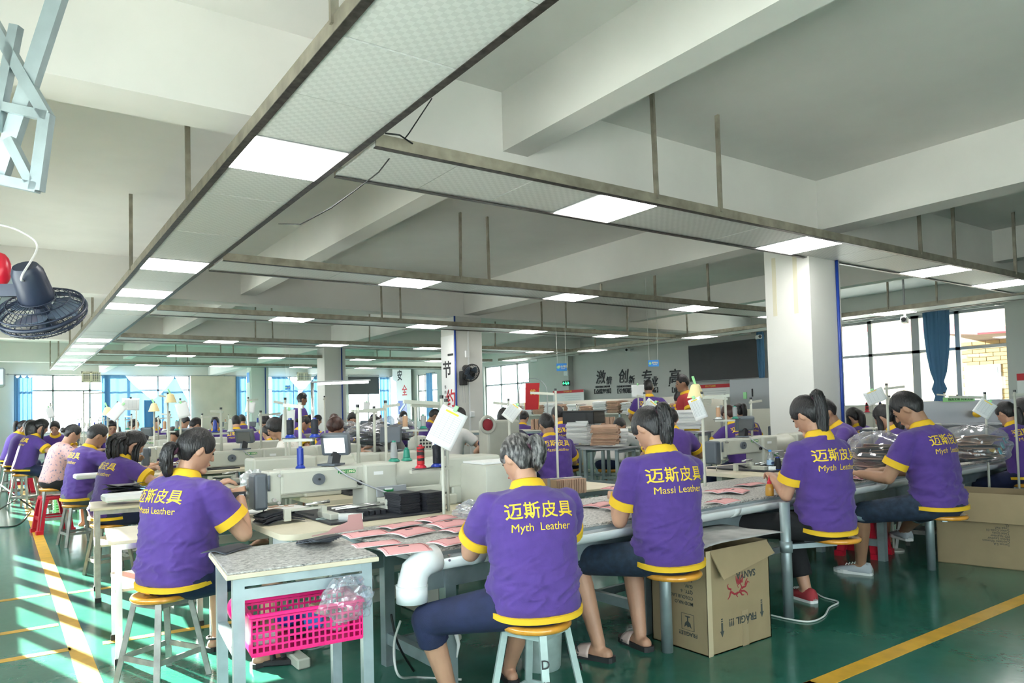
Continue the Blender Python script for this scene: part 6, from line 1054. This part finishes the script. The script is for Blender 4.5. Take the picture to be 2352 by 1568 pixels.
tl = at(790, 879, d=9.6); t = thing('tube_lamp', 'fluorescent tube lamp on a pole before the third column', 'lamp', (at(717, 879, d=9.6).x, at(717, 879, d=9.6).y, 0)); z_ = tl.z; vx = (at(850, 876, d=9.6)-at(717, 880, d=9.6)); MB().cyl((0, 0, .78), (0, 0, z_+.02), .022).build('pole', M_['steel'], t, True); MB().bar((0, 0, z_+.02), (vx.x, vx.y, z_+.03), .07, .02).build('holder', M_['alu'], t); MB().cyl((vx.x*.1, vx.y*.1, z_-.005), (vx.x*.97, vx.y*.97, z_+.003), .014).build('tube', M_['led'], t, True)
# machine wheel, vents, cooling housing between rows
t = thing('industrial_fan_housing', 'cream machine with slotted round cover behind the teal cone', 'machine', at(965, 1060, y=5.7)); MB().box((-.05, -.02, -.28), (.45, .2, .04), .02).build('body', M_['mach'], t); MB().loft([[(r*.75*math.cos(a)+.03, y, .13+r*math.sin(a)) for a in [2*PI*i/26 for i in range(26)]] for r, y in ((.09, .16), (.10, .10), (.10, -.02), (.085, -.05))]).build('cover', M_['mach'], t, AS)
for i in range(5):
    for j in range(4): MB().sph((.03-.045+.03*j, -.05, .07+.03*i), (.011, .008, .010), 8, 5).build('vent_slot', M_['ink'], t)
t = thing('machine_wheel', 'machine with red-spoked hand wheel beyond the grey-haired woman', 'machine', at(1120, 975, d=8.6)); MB().tube([(.095*math.cos(a), 0, .095*math.sin(a)) for a in [2*PI*i/30 for i in range(30)]], .020, 8, close=True).build('wheel', M_['mach'], t, True); MB().loft([[(r*math.cos(a), y, r*math.sin(a)) for a in [2*PI*i/24 for i in range(24)]] for r, y in ((.07, .01), (.07, -.01), (.03, -.03))]).build('wheel_disc', M_['boxred'], t, AS); MB().box((.02, .03, -.5), (.5, .25, .05), .03).build('body', M_['mach'], t); MB().box((0, 0, -1.2), (.6, .3, -.5), .01).build('stand', M_['mach'], t)
t = thing('control_cabinet', 'cream control box on the table behind the grey-haired woman', 'cabinet', (2.56, 4.25, .757)); MB().box((0, -.3, 0), (.42, .25, .27), .015).build('body', M_['mach'], t, AS); MB().box((.02, -.24, .272), (.36, .12, .285)).build('papers', M_['paper'], t)
t = thing('held_wallet', 'black wallet piece with white label held by the left woman', 'leather piece', at(552, 1143, y=4.30), R(5)); MB().box((-.075, -.004, -.05), (.03, .004, .035)).build('leather', M_['blackleather'], t); MB().box((-.008, -.0055, -.015), (.018, -.004, .02)).build('label', M_['paper'], t)
t = thing('curtain_rail', 'steel rail carrying the curtains of the back windows', 'curtain rail'); MB().cyl((BA[0]-.3, YC, 3.23), (BC_[1]+.1, YC, 3.23), .014).build('rod', M_['alu'], t, True)
for x in (BA[0]-.2, BB[0]-.5, BB[1]+.2, BC_[1]): MB().box((x-.02, YC, 3.20), (x+.02, YB, 3.26)).build('bracket', M_['alu'], t)
t = thing('curtain_rail', 'steel rail carrying the knotted curtains of the right-hand windows', 'curtain rail'); MB().cyl((XR-.2, 5.9, 3.22), (XR-.2, 11.6, 3.22), .014).build('rod', M_['alu'], t, True)
for y in (6, 8.5, 11.4): MB().box((XR-.2, y-.02, 3.19), (XR, y+.02, 3.25)).build('bracket', M_['alu'], t)
t = thing('curtain_rail', 'short curtain rail at the far right-hand window', 'curtain rail'); MB().cyl((XR-.16, ry_(1004), 3.2), (XR-.16, ry_(985), 3.2), .014).build('rod', M_['alu'], t, True); MB().box((XR-.16, ry_(1000)-.02, 3.17), (XR, ry_(1000)+.02, 3.23)).build('bracket', M_['alu'], t)
bpy.data.scenes.remove(TS)
